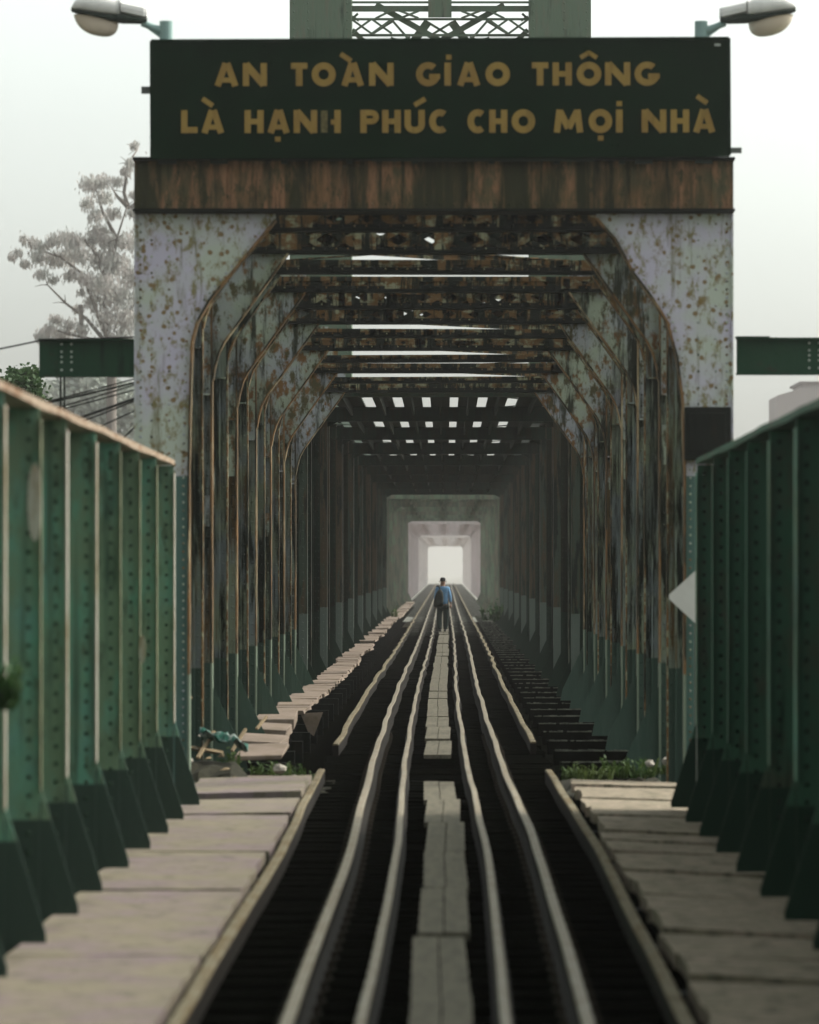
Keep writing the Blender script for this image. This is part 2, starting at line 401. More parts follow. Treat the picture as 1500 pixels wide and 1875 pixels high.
rail(1.17, 14, 44.9, 6, .016, 'guard_timber', 'near guard timber between the track and the right footway, ending before the portal', 'timber', 'timber', .01)
rail(-1.22, 51.5, 600, 7, .022, 'guard_timber', 'far guard timber beside the stepping slabs, starting inside the portal', 'timber', 'timber', .0)
rail(1.19, 52.2, 600, 8, .020, 'guard_timber', 'far guard timber on the right of the track, starting inside the portal', 'timber', 'timber', .0)

# sleepers ---------------------------------------------------------------
sm = MB(); sm.box(-1.32, 1.32, -.11, .11, -.34, -.165)
s_near = sm.build('sleeper', M['sleeper'], bevel=0.012)
s_span = MB().box(-1.34, 1.33, -.12, .12, -.34, -.165).build('sleeper', M['sleeper'], bevel=0.015)
s_hazed = s_span.data.copy(); s_hazed.materials.clear(); s_hazed.materials.append(mat_plain('hazed_sleeper', (.05, .05, .042), .95, .3, 1))  # paler copy of the sleeper with haze put into its colour
d = 15.0; first = {0: True, 1: True}
for i in range(300):
    src = s_near if d < 45 else s_span; k = 0 if d < 45 else 1
    o = src if first[k] else src.copy()
    if d > 130 and R.random() < (d - 130)/75 and o is not src: o.data = s_hazed  # more of the hazed copies with distance
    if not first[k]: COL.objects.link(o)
    first[k] = False
    o.location = (cx(d) + R.uniform(-.03, .03), d, R.uniform(-.012, .004)); o.rotation_euler = (0, 0, R.uniform(-.012, .012))
    if k == 0: tag(o, 'black tarred sleeper under the rails before the portal', 'sleeper', 'sleepers before the portal')
    else: tag(o, 'black tarred sleeper under the rails inside the bridge', 'sleeper', 'sleepers inside the bridge')
    d += .62
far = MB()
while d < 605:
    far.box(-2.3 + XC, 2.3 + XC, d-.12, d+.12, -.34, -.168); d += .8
tag(far.build('far_sleeper', mat_plain('hazed_far_sleeper', (.06, .06, .052), .95, .3, 1)), 'distant sleepers in the tunnel, paled in colour for haze', 'sleepers', None, 'stuff')  # haze put into the paler sleeper colour
# cross bearers of the right footway, whose planks are gone
rb_ = random.Random(31); d = 50.2; k = 0
while d < 205:
    q = MB(); q.mat(0).box(-.02, .98, -.10, .10, -.34, -.155); x = .0
    q.mat(1)
    while x < .9:
        w = rb_.uniform(.03, .09)
        q.box(x, x+w, -.103, -.09, -.162, -.149 + rb_.uniform(0, .016))
        x += w + (rb_.uniform(.02, .08) if rb_.random() < .15 else .002)
    o = q.build('cross_bearer', [M['sleeper'], M['bearer']]); o.location = (1.36, d, 0)
    tag(o, 'black cross bearer with a ragged pale top edge on the right of the track', 'bearer', 'cross bearers right of the track'); d += 3.1
q = MB(); q.box(-2.6, 2.4, 183, 610, -.20, -.18); tag(q.build('haze_floor', mat_plain('haze_floor', (.16, .16, .14), .95, .3, .5)), 'pale sheet added under the far spans, haze put into its colour', 'added sheet')  # pale sheet added below the far spans, coloured as haze
q = MB(); q.box(-2.6, 2.4, 12, 182, -.42, -.40); tag(q.build('light_block_sheet', M['sleeper']), 'black sheet added below the sleepers to keep light out', 'added sheet')  # black sheet added under the sleepers to block light from below
# stringers under the sleepers
for x, lab in ((-.85, 'left'), (.6, 'right')):
    b = MB(); b.box(x-.14, x+.14, 12, 608, -1.0, -.425)
    tag(b.build('rail_bearer', M['flange']), 'deep black steel bearer under the %s running rail' % lab, 'girder')

# central plank walk -------------------------------------------------------
def plank_walk(a, b, L, w):
    d = a
    while d < b:
        l_ = min(L, b - d)
        m_ = MB()
        m_.box(-w/2, -.004, 0, l_-.02, -.045, 0); m_.box(.004, w/2, .01*R.random(), l_-.02, -.045, R.uniform(-.006, .004))
        o = m_.build('walk_plank', M['plank']); o.location = (cx(d+l_/2) + .012 + R.uniform(-.005, .005), d, .0 + R.uniform(-.01, .01))
        o.rotation_euler = (R.uniform(-.003, .003), 0, R.uniform(-.006, .006))
        if a < 20: tag(o, 'grey walk board laid lengthwise between the check rails, before the portal', 'plank', 'walk boards before the portal')
        else: tag(o, 'grey walk board laid lengthwise between the check rails, inside the bridge', 'plank', 'walk boards inside the bridge')
        d += l_
plank_walk(14, 42.6, 3.6, .30)
plank_walk(48.8, 300, 4.2, .31)

# footway slabs before the portal -----------------------------------------
left = [(42.6, 39.6, .045, 'raised pale slab at the far end of the left footway', .03),
        (39.3, 37.0, .0, 'narrow pinkish slab second from the far end of the left footway', .02),
        (36.9, 32.2, -.01, 'broad pink grey slab third from the far end of the left footway', .0),
        (32.1, 28.4, -.01, 'broad tan slab midway along the left footway', .0),
        (28.3, 23.6, -.015, 'wide mauve slab on the near part of the left footway', .0),
        (23.5, 19.8, -.01, 'blurred grey slab low in the left corner of the left footway', .0),
        (19.7, 14.0, -.02, 'nearest slab of the left footway, mostly below the frame', .0)]
def slab(name, x0, x1, d1, d0, z, roll, m, label):
    b = MB(); nx, ny = 10, max(3, int((d1 - d0) / .35)); rr = random.Random(int(d0 * 100))
    th = .09
    vs = []
    for j in range(ny+1):
        for i in range(nx+1):
            e = .012 * rr.uniform(-1, 1) if (i in (0, nx) or j in (0, ny)) else 0
            vs.append((x0 + (x1-x0)*i/nx + e*1.6, d0 + (d1-d0)*j/ny + e, z + rr.uniform(-.0015, .0015) + roll*(i/nx - .5)))
    k = len(vs); W_ = nx + 1
    fs = [(j*W_+i, j*W_+i+1, (j+1)*W_+i+1, (j+1)*W_+i) for j in range(ny) for i in range(nx)]
    ring = [i for i in range(nx+1)] + [j*W_+nx for j in range(1, ny+1)] + [ny*W_+i for i in range(nx-1, -1, -1)] + [j*W_ for j in range(ny-1, 0, -1)]
    vs += [(vs[i][0], vs[i][1], vs[i][2] - th) for i in ring]; n = len(ring)
    fs += [(ring[i], k+i, k+(i+1) % n, ring[(i+1) % n]) for i in range(n)] + [tuple(k+i for i in range(n-1, -1, -1))]
    b.add(vs, fs); return tag(b.build(name, m), label, 'slab')
for a, b_, z, lab, roll in left:
    slab('footway_slab', -2.44, -1.36 + .02*R.random(), a, b_, z, roll, M['concrete'], lab)
rightd = [42.8, 41.9, 41.0, 39.5, 37.9, 36.6, 35.3, 34.2, 33.2, 32.1, 31.0, 30.0, 29.1, 27.7, 26.4, 24.8, 23.3, 22.1, 20.9, 19.4, 18.0, 16.0, 14.0]
rl = ['first', 'second', 'third', 'fourth', 'fifth', 'sixth', 'seventh', 'eighth', 'ninth', 'tenth', 'eleventh', 'twelfth', 'thirteenth', 'fourteenth',
      'fifteenth', 'sixteenth', 'seventeenth', 'eighteenth', 'nineteenth', 'twentieth', 'twenty first', 'twenty second']
for k, ((a, b_), lab) in enumerate(zip(zip(rightd, rightd[1:]), rl)):
    slab('footway_plank', 1.26 + R.uniform(-.03, .03), 2.32, a - .02, b_ + (.16 if k % 2 else .05), R.uniform(-.02, .012) - .018*(k % 2), -R.uniform(.02, .06), M['concrete2'],
         '%s cross plank of the right footway counted from the weeds before the portal' % lab)
for x0, x1, lab in ((-2.45, -1.34, 'left'), (1.24, 2.32, 'right')):
    b = MB()
    for k in range(11):
        b.box(x0, x1, 14.2 + k*2.75, 14.35 + k*2.75, -.395, -.115)
    b.box(x0 + .1, x0 + .2, 14, 43, -.55, -.425); b.box(x1 - .2, x1 - .1, 14, 43, -.55, -.425)
    tag(b.build('footway_trestle', M['flange']), 'black steel trestle carrying the %s footway' % lab, 'trestle')

# green plate girders before the portal ------------------------------------
def girder(side, m, medge, mtop, label):
    sg = -1 if side == 'L' else 1
    xi = -2.42 if side == 'L' else 2.205          # inner edge of the stiffeners
    END = 38.0 if side == 'L' else 37.6
    xw = xi + sg * .50                          # web
    root = thing('plate_girder', label, 'girder', (xw, END, 0))
    b = MB(); b.box(-.012, .012, 11 - END, 0, -.9, 3.0); b.build('web', m, root)
    b = MB(); n = 60
    # top flange with a ragged, dented inner edge
    y0 = 11 - END
    for k in range(n):
        ya, yb = y0 + (-y0) * k / n, y0 + (-y0) * (k+1) / n
        ea, eb = (xi - xw) - sg*.012*soft(3, ya*3), (xi - xw) - sg*.012*soft(3, yb*3)
        o_ = sg * .06
        za, zb = 3.0 + .008*soft(8, ya*2), 3.0 + .008*soft(8, yb*2)
        b.add([(o_,ya,za),(ea,ya,za),(eb,yb,zb),(o_,yb,zb),(o_,ya,za+.045),(ea,ya,za+.045),(eb,yb,zb+.045),(o_,yb,zb+.045)],
              [(3,2,1,0),(4,5,6,7),(1,5,6,2),(0,3,7,4)] + ([(0,1,5,4)] if k == 0 else []) + ([(2,3,7,6)] if k == n-1 else []))
    for k in range(int(-y0/.16)):
        b.rivet(xi - xw + sg*.05, y0 + k*.16, 3.05, .02) 
    b.build('top_flange', mtop, root)
    b = MB(); b.box(min(0, -sg*.22), max(0, -sg*.22), y0, 0, -.32, -.28); b.build('bottom_flange', m, root)
    # one stiffener, then its repeats
    xe = xi - xw
    b = MB(); b.mat(0)
    s0, s1 = sorted((-sg*.014, xe + sg*.012))
    b.box(s0, s1, -.008, .008, -.28, 2.995)
    a0, a1 = sorted((-sg*.013, -sg*.10)); b.box(a0, a1, -.022, -.0085, -.28, 2.99)
    p = [(xe, .72), (xe - sg*.22, .02), (xe - sg*.22, -.03), (xe, -.03)]
    if sg > 0: p = p[::-1]
    b.prism(p, -.010, .010)
    b.mat(1)
    e0, e1 = sorted((xe, xe + sg*.012)); b.box(e0, e1, -.055, .055, .70, 2.93)
    b.mat(2)
    for k in range(26):
        b.rivet(-sg*.055, -.022, .12 + k*.112, .022)
        b.rivet(xe + sg*.075, -.008, .12 + k*.112, .017)
    b.mat(0)
    # bracket at the top
    q = [(xe + sg*.012, 2.99), (xe + sg*.30, 2.99), (xe + sg*.012, 2.55)]
    b.prism(q if sg < 0 else q[::-1], .0085, .014)
    rv = mat_plain('rivet_heads_' + side, (.035, .06, .04) if side == 'L' else (.005, .012, .008), .5)  # darker right rivets, shade put into the colour
    st = b.build('stiffener', [m, medge, rv], root, loc=(0, 0, 0))
    st2 = b.build('stiffener', [m, M['olive'] if side == 'L' else m, rv], root, loc=(0, -2.3, 0))
    for i_, y in enumerate((4.3, 6.3, 8.4, 10.7, 12.6, 14.6, 16.6, 18.7, 21)):
        inst(st if i_ in (2, 3, 5, 6, 8) else st2, root, (R.uniform(-.006, .006), -y, 0), rot=(R.uniform(-.004, .004), 0, R.uniform(-.03, .03)))
    root.location.z = .045; root.rotation_euler.x = -.0036     # the girders climb a little towards the camera
    return root, xw, END
gl, gxw, gend = girder('L', M['green'], M['greenedge'], M['topflange'], 'tall green riveted plate girder on the left, sunlit top edge and pale stiffener edges')  # left girder's pale edges also carry sunlight in their colour
girder('R', M['greenshade'], M['green'], M['greenshade'], 'tall dark green riveted plate girder on the right, in shade')
for (px, py, d_, h, w) in ((63, 935, 24.6, .30, .040), (260, 1193, 33.3, .15, .026)):
    p = P(px, py, d_); b = MB()
    b.prism([(w*cos(t*pi/9), h*.75*sin(t*pi/9)) for t in range(18)], -.006, .006)
    o = b.build('bright_oval', M['greenedge']); o.parent = gl; o.location = p - Vector(gl.location)  # pale disc added where the girder shows a bright spot
    o["label"] = 'pale oval disc added for a bright spot'

# ------------------------------------------------------------------ first span, rusted
def zroof(d): return 5.80 - .0190 * (min(d, 75) - 43)      # underside of the roof struts

def post_mesh(sg, mats, h, plates=None, seed=0):
    """post whose inner face is x=0, body towards sg; camera sees its -Y side"""
    r = random.Random(seed)
    b = MB(); X = lambda a, c: sorted((sg*a, sg*c))
    b.mat(0)
    x0, x1 = X(.022, .36); b.box(x0, x1, -.012, .0, -.6, h)
    x0, x1 = X(.36, .385); b.box(x0, x1, -.14, .14, -.6, h)
    x0, x1 = X(.165, .185); b.box(x0, x1, -.075, -.0125, -.6, h)
    x0, x1 = X(.025, .10); b.box(x0, x1, -.026, -.0125, -.6, h)
    x0, x1 = X(.28, .357); b.box(x0, x1, -.026, -.0125, -.6, h)
    b.mat(1)
    x0, x1 = X(0, .022); b.box(x0, x1, -.13, .13, -.6, h)
    b.mat(0)
    k = 0
    while k*.14 < h:
        b.rivet(sg*.062, -.026, .1 + k*.14, .017); b.rivet(sg*.318, -.026, .1 + k*.14, .017)
        if k % 2: b.rivet(sg*.13, -.012, .1 + k*.14, .014)
        k += 1
    b.mat(2)
    for z0, z1, w in (plates or []):
        x0, x1 = X(.035, .035 + w); b.box(x0, x1, -.045, -.027, z0, z1)
        for i in range(4): b.rivet(sg*.06, -.045, z0 + .07 + i*(z1-z0-.14)/3, .014); b.rivet(sg*(w), -.045, z0 + .07 + i*(z1-z0-.14)/3, .014)
    b.mat(0)
    p = [(-sg*.40, -.18), (-sg*.36, .02), (-sg*.0, .78), (sg*.02, .78), (sg*.02, -.18)]
    b.prism(p if sg > 0 else p[::-1], -.006, .008)
    return b

KN2 = [(0, -1.05), (.03, -.92), (.08, -.80), (.16, -.68), (.62, -.04), (.64, .0)]
def hanger(sg):
    b = MB(); X = lambda a, c: sorted((sg*a, sg*c))
    b.mat(0); x0, x1 = X(.018, .20); b.box(x0, x1, -.01, .0, -.4, 5.9); x0, x1 = X(.20, .22); b.box(x0, x1, -.09, .09, -.4, 5.9)
    x0, x1 = X(.09, .105); b.box(x0, x1, -.05, -.0105, -.4, 5.9)
    b.mat(1); x0, x1 = X(0, .018); b.box(x0, x1, -.08, .08, -.4, 5.9)
    b.mat(0)
    for k in range(44): b.rivet(sg*.055, -.01, .1 + k*.13, .014)
    return b
KN = [(0, -1.45), (.03, -1.28), (.07, -1.14), (.13, -1.02), (.21, -.91), (.85, -.02), (.86, .0)]
def knee_mesh(sg, mats, thick=.012, outer=.39, rise=.34, depth=1.45, kn=None):
    """plate in the corner of a frame: x=0 inner face of the post, z=0 underside of the strut"""
    b = MB(); b.mat(0); KN = kn or globals()['KN']; lx_ = KN[-1][0]
    p = [(-sg*x, z) for x, z in KN] + [(-sg*lx_, rise), (sg*outer, rise), (sg*outer, -depth-.15), (0, -depth-.15)]
    b.prism(p if sg < 0 else p[::-1], -.018-thick, -.016)
    b.mat(1)
    for (xa, za), (xb, zb) in zip(KN, KN[1:-1]):
        b.bar((-sg*xa, -.03, za), (-sg*xb, -.03, zb), .020, .20, up=(0, 1, 0))
    b.mat(0)
    for i in range(9):
        for j in range(11):
            x = sg*(.30 - i*.12); z = .24 - j*.14
            lx = -x*sg
            lim = -.02 if lx > .8 else (-1.4 if lx < .02 else -.02 - (.85 - lx)*1.36)
            if not kn and z > lim + .12 and (i + j) % 2: b.rivet(x, -.018-thick, z, .016)
    b.mat(0); x0, x1 = sorted((sg*.03, sg*.36)); b.box(x0, x1, -.16, -.031, -depth-.17, -depth-.152)  # ledge added below the plate for the shadowed gap there
    return b

def strut_mesh(h, seed, full=True):
    """lattice strut, z=0 underside; x=0 is the middle"""
    r = random.Random(seed); b = MB(); L = 2.50 + .36
    b.mat(1); b.box(-L, L, -.13, .13, -.02, .016); b.box(-L, L, -.13, -.118, .017, .055); b.box(-L, L, .118, .13, .017, .055)
    b.mat(0); b.box(-L, L, -.13, .13, h, h + .014); b.box(-L, L, -.13, -.118, h-.045, h-.001); b.box(-L, L, .118, .13, h-.045, h-.001)
    n = int(2*L / (h*1.5)); st = 2*L/n
    for y in (-.112, .0, .112):
        off_ = r.uniform(0, 1)*st if y > -.1 else 0
        for k in range(n):
            x = -L + k*st + off_
            if r.random() < .04 or x + st > L: continue
            a, c = (.03, h-.02) if k % 2 else (h-.02, .03)
            b.bar((x, y, a), (x+st, y, c), .075, .008, up=(0, 1, 0))
            b.bar((x, y*.9, c), (x+st, y*.9, a), .06, .008, up=(0, 1, 0))
    x = -L
    while x < L - .1:      # grimy inner web plates with gaps
        w = min(r.uniform(.5, 1.6), L - x); b.box(x, x+w, .05, .058, .018, h*r.uniform(.55, .98)); x += w + (r.uniform(.1, .5) if r.random() < .35 else .004)
    # batten plates
    for k in range(5):
        x = r.uniform(-2.3, 2.1); w = r.uniform(.08, .3); b.box(x, x+w, -.134, -.1305, .02, h-.01)
    for k in range(int(2*L/.13)):
        b.rivet(-L+.05+k*.13, -.13, .035, .013)
    return b

span1 = thing('rusted_bridge_span', 'rusted cream and lavender riveted bridge span, the first one behind the slogan sign', 'bridge span', (XC, 43, 0))
def rel(o, root): o.location = Vector(o.location) - Vector(root.location)
postL = [post_mesh(-1, None, 6.0, pl, s) for pl, s in (([(2.6, 2.95, .12)], 1), ([(3.28, 3.80, .14)], 2), ([], 3))]
postR = [post_mesh(1, None, 6.0, pl, s) for pl, s in (([(3.3, 3.75, .13)], 4), ([], 5), ([(3.35, 3.9, .13)], 6))]
protoP = {}
frames1 = [48.2, 53.4, 58.6, 63.8, 69.0, 74.2]
def sub(kind, key, builder, mats, parent, loc):
    if (kind, key) not in protoP:
        o = builder().build(kind, mats, parent, loc=loc); protoP[(kind, key)] = o; return o
    return inst(protoP[(kind, key)], parent, loc, kind)
for i, d in enumerate(frames1):
    fr = bpy.data.objects.new('cross_frame', None); COL.objects.link(fr); fr.parent = span1; fr.location = (0, d - 43, 0)
    z = zroof(d); pm = [M['rusty'], M['edge'], M['knee']]
    jl, jr = R.uniform(-.03, .03), R.uniform(-.03, .03)
    sub('post', 'L%d' % (i % 3), lambda: postL[i % 3], pm, fr, (XL - XC + jl, 0, 0))
    sub('post', 'R%d' % (i % 3), lambda: postR[i % 3], pm, fr, (XR - XC + jr, 0, 0))
    sub('corner_plate', 'L', lambda: knee_mesh(-1, None), [M['knee'], M['edge']], fr, (XL - XC + jl, 0, z))
    sub('corner_plate', 'R', lambda: knee_mesh(1, None), [M['knee'], M['edge']], fr, (XR - XC + jr, 0, z))
    sub('cross_strut', 'a%d' % i, lambda: strut_mesh((.27, .16, .22, .17, .12, .12)[i], 20 + i), [M['strut'], M['flange']], fr, (0, 0, z))
for i in range(6):
    d = 45.6 + 5.2*i
    fr = bpy.data.objects.new('light_frame', None); COL.objects.link(fr); fr.parent = span1; fr.location = (0, d - 43, 0)
    o = strut_mesh((.23, .13, .25, .09, .08, .07)[i], 40 + i).build('cross_strut', [M['strut'], M['flange']], fr)
    o.location = (0, 0, zroof(d)); o.rotation_euler = (0, R.uniform(-.006, .006), 0)
    pm = [M['rusty'], M['strut'], M['knee']]
    sub('post', 'hL', lambda: hanger(-1), pm, fr, (XL - XC + .02, 0, 0)); sub('post', 'hR', lambda: hanger(1), pm, fr, (XR - XC - .02, 0, 0))
    sub('corner_plate', 'hL', lambda: knee_mesh(-1, None, depth=1.1, kn=KN2), [M['rusty'], M['strut']], fr, (XL - XC + .02, 0, zroof(d)))
    sub('corner_plate', 'hR', lambda: knee_mesh(1, None, depth=1.1, kn=KN2), [M['rusty'], M['strut']], fr, (XR - XC - .02, 0, zroof(d)))
# laterals
for i in range(6):
    a, b_ = 43.2 + 5.2*i, 48.2 + 5.2*i
    b = MB()
    z = zroof((a+b_)/2) + .26
    b.bar((-2.7, a-43, z), (2.7, b_-43, z), .10, .012, up=(0, 0, 1)); b.bar((2.7, a-43, z+.02), (-2.7, b_-43, z+.02), .10, .012, up=(0, 0, 1))
    b.bar((-2.7, a-43, z-.05), (2.7, b_-43, z-.05), .012, .09, up=(0, 0, 1))
    b.build('lateral_brace', M['strut'], span1)
def chords(root, a, b_, m, zt, zb, y0):
    for sgn, x in ((-1, XL - XC - .2), (1, XR - XC + .2)):
        b = MB(); zz = zt
        b.box(x-.19, x-.17, a-y0, b_-y0, zt, zt+.38); b.box(x+.17, x+.19, a-y0, b_-y0, zt, zt+.38); b.box(x-.19, x+.19, a-y0, b_-y0, zt+.381, zt+.40)
        b.build('top_chord', m, root)
        b = MB(); b.box(x-.19, x-.17, a-y0, b_-y0, zb, zb+.45); b.box(x+.17, x+.19, a-y0, b_-y0, zb, zb+.45); b.box(x-.19, x+.19, a-y0, b_-y0, zb-.02, zb-.001)
        b.build('bottom_chord', m, root)
chords(span1, 43.3, 75, M['rusty'], 6.02, -.95, 43)
for i in range(6):
    a, b_ = 43.2 + 5.2*i, 48.0 + 5.2*i
    for x in (XL - XC - .25, XR - XC + .25):
        b = MB(); b.bar((x-.1, a-43, .0), (x-.1, b_-43, 5.9), .11, .02, up=(1, 0, 0)); b.bar((x+.1, a-43, 5.9), (x+.1, b_-43, 0.), .11, .02, up=(1, 0, 0))
        b.build('diagonal', M['rusty'], span1)
# portal: leg plates, corner plates and lintel
DP = 43.0; K = DP / FPX
def px_poly(pts): return [((x - VX)*K - XC, EYE + (VY - y)*K) for x, y in pts]
pf = bpy.data.objects.new('portal_frame', None); COL.objects.link(pf); pf.parent = span1; pf.location = (0, 0, 0)
L_in = [(346,1460),(346,860),(349,700),(352,625),(362,588),(384,549),(505,403)]
R_in = [(1254,1460),(1254,860),(1251,740),(1240,655),(1222,590),(1196,548),(1160,500),(1128,440),(1092,400)]
def portal_leg(inn, xo, m):
    b = MB(); b.mat(0)
    poly = inn + [(inn[-1][0], 392), (xo, 392), (xo, 1460)]
    p = px_poly(poly); area = sum(p[i][0]*p[(i+1) % len(p)][1] - p[(i+1) % len(p)][0]*p[i][1] for i in range(len(p)))
    if area < 0: p = p[::-1]
    b.prism(p[::-1] if False else p, -.02, .0)
    q = px_poly(inn); b.mat(1)
    for u, w in zip(q, q[1:]): b.bar((u[0], .04, u[1]), (w[0], .04, w[1]), .022, .24, up=(0, 1, 0))
    b.mat(0)
    q2 = px_poly([(xo, 392), (xo, 1460)]); b.bar((q2[0][0], .06, q2[0][1]), (q2[1][0], .06, q2[1][1]), .02, .2, up=(0, 1, 0))
    b.mat(2)
    sg = -1 if xo < 800 else 1
    ins = 10 * (-sg)
    for k in range(70):
        y = 410 + k*15
        x, _ = px_poly([(xo + ins, y)])[0]; z = EYE + (VY - y)*K
        b.rivet(x, -.02, z, .016)
        if k % 2 == 0:
            for dx in (30, 62):
                x, _ = px_poly([(xo - sg*dx, y)])[0]; b.rivet(x, -.02, z, .014)
    for (x0_, y0_), (x1_, y1_) in zip(inn, inn[1:]):
        L = math.hypot(x1_-x0_, y1_-y0_); n = int(L/15)
        for k in range(n):
            x = x0_ + (x1_-x0_)*k/n + sg*10; y = y0_ + (y1_-y0_)*k/n
            X_, Z_ = px_poly([(x, y)])[0]; b.rivet(X_, -.02, Z_, .014)
    return b.build('portal_leg', [m, M['edge'], M['knee']], pf)
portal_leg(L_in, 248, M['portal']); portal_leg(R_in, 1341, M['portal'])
b = MB(); (x0, z1), (x1, z0) = px_poly([(247, 296), (1342, 384)])
b.mat(0).box(x0, x1, -.10, -.08, z0, z1)
b.box(x0, x0+.02, -.0795, .3, z0, z1); b.box(x1-.02, x1, -.0795, .3, z0, z1)
b.mat(1).box(x0-.01, x1+.01, -.20, .3, z0-.03, z0-.002); b.box(x0-.01, x1+.01, -.20, .3, z1+.002, z1+.03)  # shadow line under the lintel put into the black flange colour
b.mat(0)
for k in range(44): b.rivet(x0+.06+k*(x1-x0-.12)/43, -.10, z0+.05, .014); b.rivet(x0+.06+k*(x1-x0-.12)/43, -.10, z1-.05, .014)
for xx in (1084, 1308, 1160, 640, 862, 410): 
    X_, _ = px_poly([(xx, 300)])[0]; b.box(X_-.03, X_+.03, -.118, -.1005, z0+.005, z1-.005)
b.build('lintel', [M['lintel'], M['flange']], pf)
# black box over a dark patch of the right leg, teal sheet on the left leg
p0, p1 = P(1254, 745, DP-.15), P(1339, 842, DP-.15)
b = MB(); b.box(p0.x-XC, p1.x-XC, -.15, -.025, p1.z, p0.z); b.box(p0.x-XC+.05, p1.x-XC-.05, -.17, -.151, p1.z+.08, p0.z-.06)
b.build('black_box', M['flange'], pf, label='black box fixed to the right leg', bevel=.01)

# ------------------------------------------------------------------ the farther spans
def deep_span(name, label, a, b_, step, beam_every, m, mk, detail):
    root = thing(name, label, 'bridge span', (XC, a, 0))
    pl = post_mesh(-1, None, 5.75, [], 11) if detail else None
    pr = post_mesh(1, None, 5.75, [], 12) if detail else None
    n = int((b_ - a) / step); zu = 5.22
    kL = 'LD%s' % name; cache = {}
    for i in range(n + 1):
        y = i * (b_ - a) / n
        big = i % beam_every == 0 or i == n
        fr = bpy.data.objects.new('cross_frame', None) if detail else None
        if detail:
            COL.objects.link(fr); fr.parent = root; fr.location = (0, y, 0)
            for sg, x, src in ((-1, XL - XC, pl), (1, XR - XC, pr)):
                if sg not in cache: cache[sg] = src.build('post', [m, M['deepedge'] if m is M['deep'] else m, mk], fr, loc=(x, 0, 0))
                else: inst(cache[sg], fr, (x, 0, 0), 'post')
            if big:
                if 'b' not in cache:
                    q = MB(); q.box(-2.9, 2.9, -.12, -.10, 0, .26); q.box(-2.9, 2.9, -.2, .1, -.02, -.001); q.box(-2.9, 2.9, -.2, .1, .261, .28)
                    for k in range(36): q.rivet(-2.8+k*.16, -.12, .04, .014)
                    cache['b'] = q.build('cross_beam', m, fr, loc=(0, 0, zu))
                    for sg, x in ((-1, XL-XC), (1, XR-XC)):
                        q = MB(); q.box(*sorted((-sg*.13, sg*.02)), -.19, -.175, -.6, 5.2); q.box(*sorted((-sg*.13, -sg*.115)), -.174, .12, -.6, 5.2)
                        for k_ in range(34): q.rivet(-sg*.05, -.19, .1+k_*.15, .014)
                        cache['w%d' % sg] = q.build('post_plate', M['postplate'] if m is M['deep'] else m, fr, loc=(x, 0, 0))
                        q = MB(); pp = [(0, -.34), (-sg*.10, -.14), (-sg*.36, 0), (-sg*.36, .02), (0, .02)]
                        q.prism(pp if sg < 0 else pp[::-1], -.09, -.07); cache['k%d' % sg] = q.build('corner_plate', mk, fr, loc=(x, 0, zu-.02))
                else:
                    inst(cache['b'], fr, (0, 0, zu), 'cross_beam')
                    for sg, x in ((-1, XL-XC), (1, XR-XC)): inst(cache['w%d' % sg], fr, (x, 0, 0), 'post_plate'); inst(cache['k%d' % sg], fr, (x, 0, zu-.02), 'corner_plate')
        else:
            if ('f', big) not in cache:
                q = MB()
                for sg, x in ((-1, XL-XC), (1, XR-XC)):
                    q.box(*sorted((x, x+sg*.4)), -.15, .15, -.6, 5.7)
                    q.box(*sorted((x, x+sg*.03)), -.25, -.151, -.6, 5.7)
                    if big:
                        pp = [(x, zu-.34), (x-sg*.1, zu-.14), (x-sg*.36, zu), (x, zu)]
                        q.prism(pp if sg < 0 else pp[::-1], -.12, .1)
                if big: q.box(-2.9, 2.9, -.2, .1, zu, zu+.3)
                cache[('f', big)] = q.build('cross_frame', m, root, loc=(0, y, 0))
            else: inst(cache[('f', big)], root, (0, y, 0), 'cross_frame')
    # longitudinal roof strips
    for x in ((-1.85, -1.15, -.56, 0, .56, 1.15, 1.85) if m is M['deep'] else (-1.6, 0, 1.6)):
        q = MB(); w = .195 if abs(x) < 1.5 else .28
        q.box(x-w, x+w, 0, b_-a, zu+.285, zu+.33); q.box(x-.02, x+.02, 0, b_-a, zu+.10, zu+.284)
        q.build('roof_strip', m, root)
    q = MB(); k = 0; dd = 0
    while dd + step*2 <= b_ - a + .1:
        q.bar((-2.6, dd, zu+.36), (2.6, dd+step*2, zu+.36), .12, .02, up=(0, 0, 1)); q.bar((2.6, dd, zu+.39), (-2.6, dd+step*2, zu+.39), .12, .02, up=(0, 0, 1)); dd += step*2
    q.build('lateral_brace', m, root)
    chords(root, a, b_, m, 5.78, -.95, a)
    # side diagonals
    for x in (XL - XC - .3, XR - XC + .3):
        q = MB(); dd = 0
        while dd + step <= b_ - a + .1:
            q.bar((x, dd, 0), (x, dd+step, 5.8), .14, .03, up=(1, 0, 0)); q.bar((x+.05, dd, 5.8), (x+.05, dd+step, 0), .14, .03, up=(1, 0, 0)); dd += step
        q.build('side_lattice', m, root)
    return root
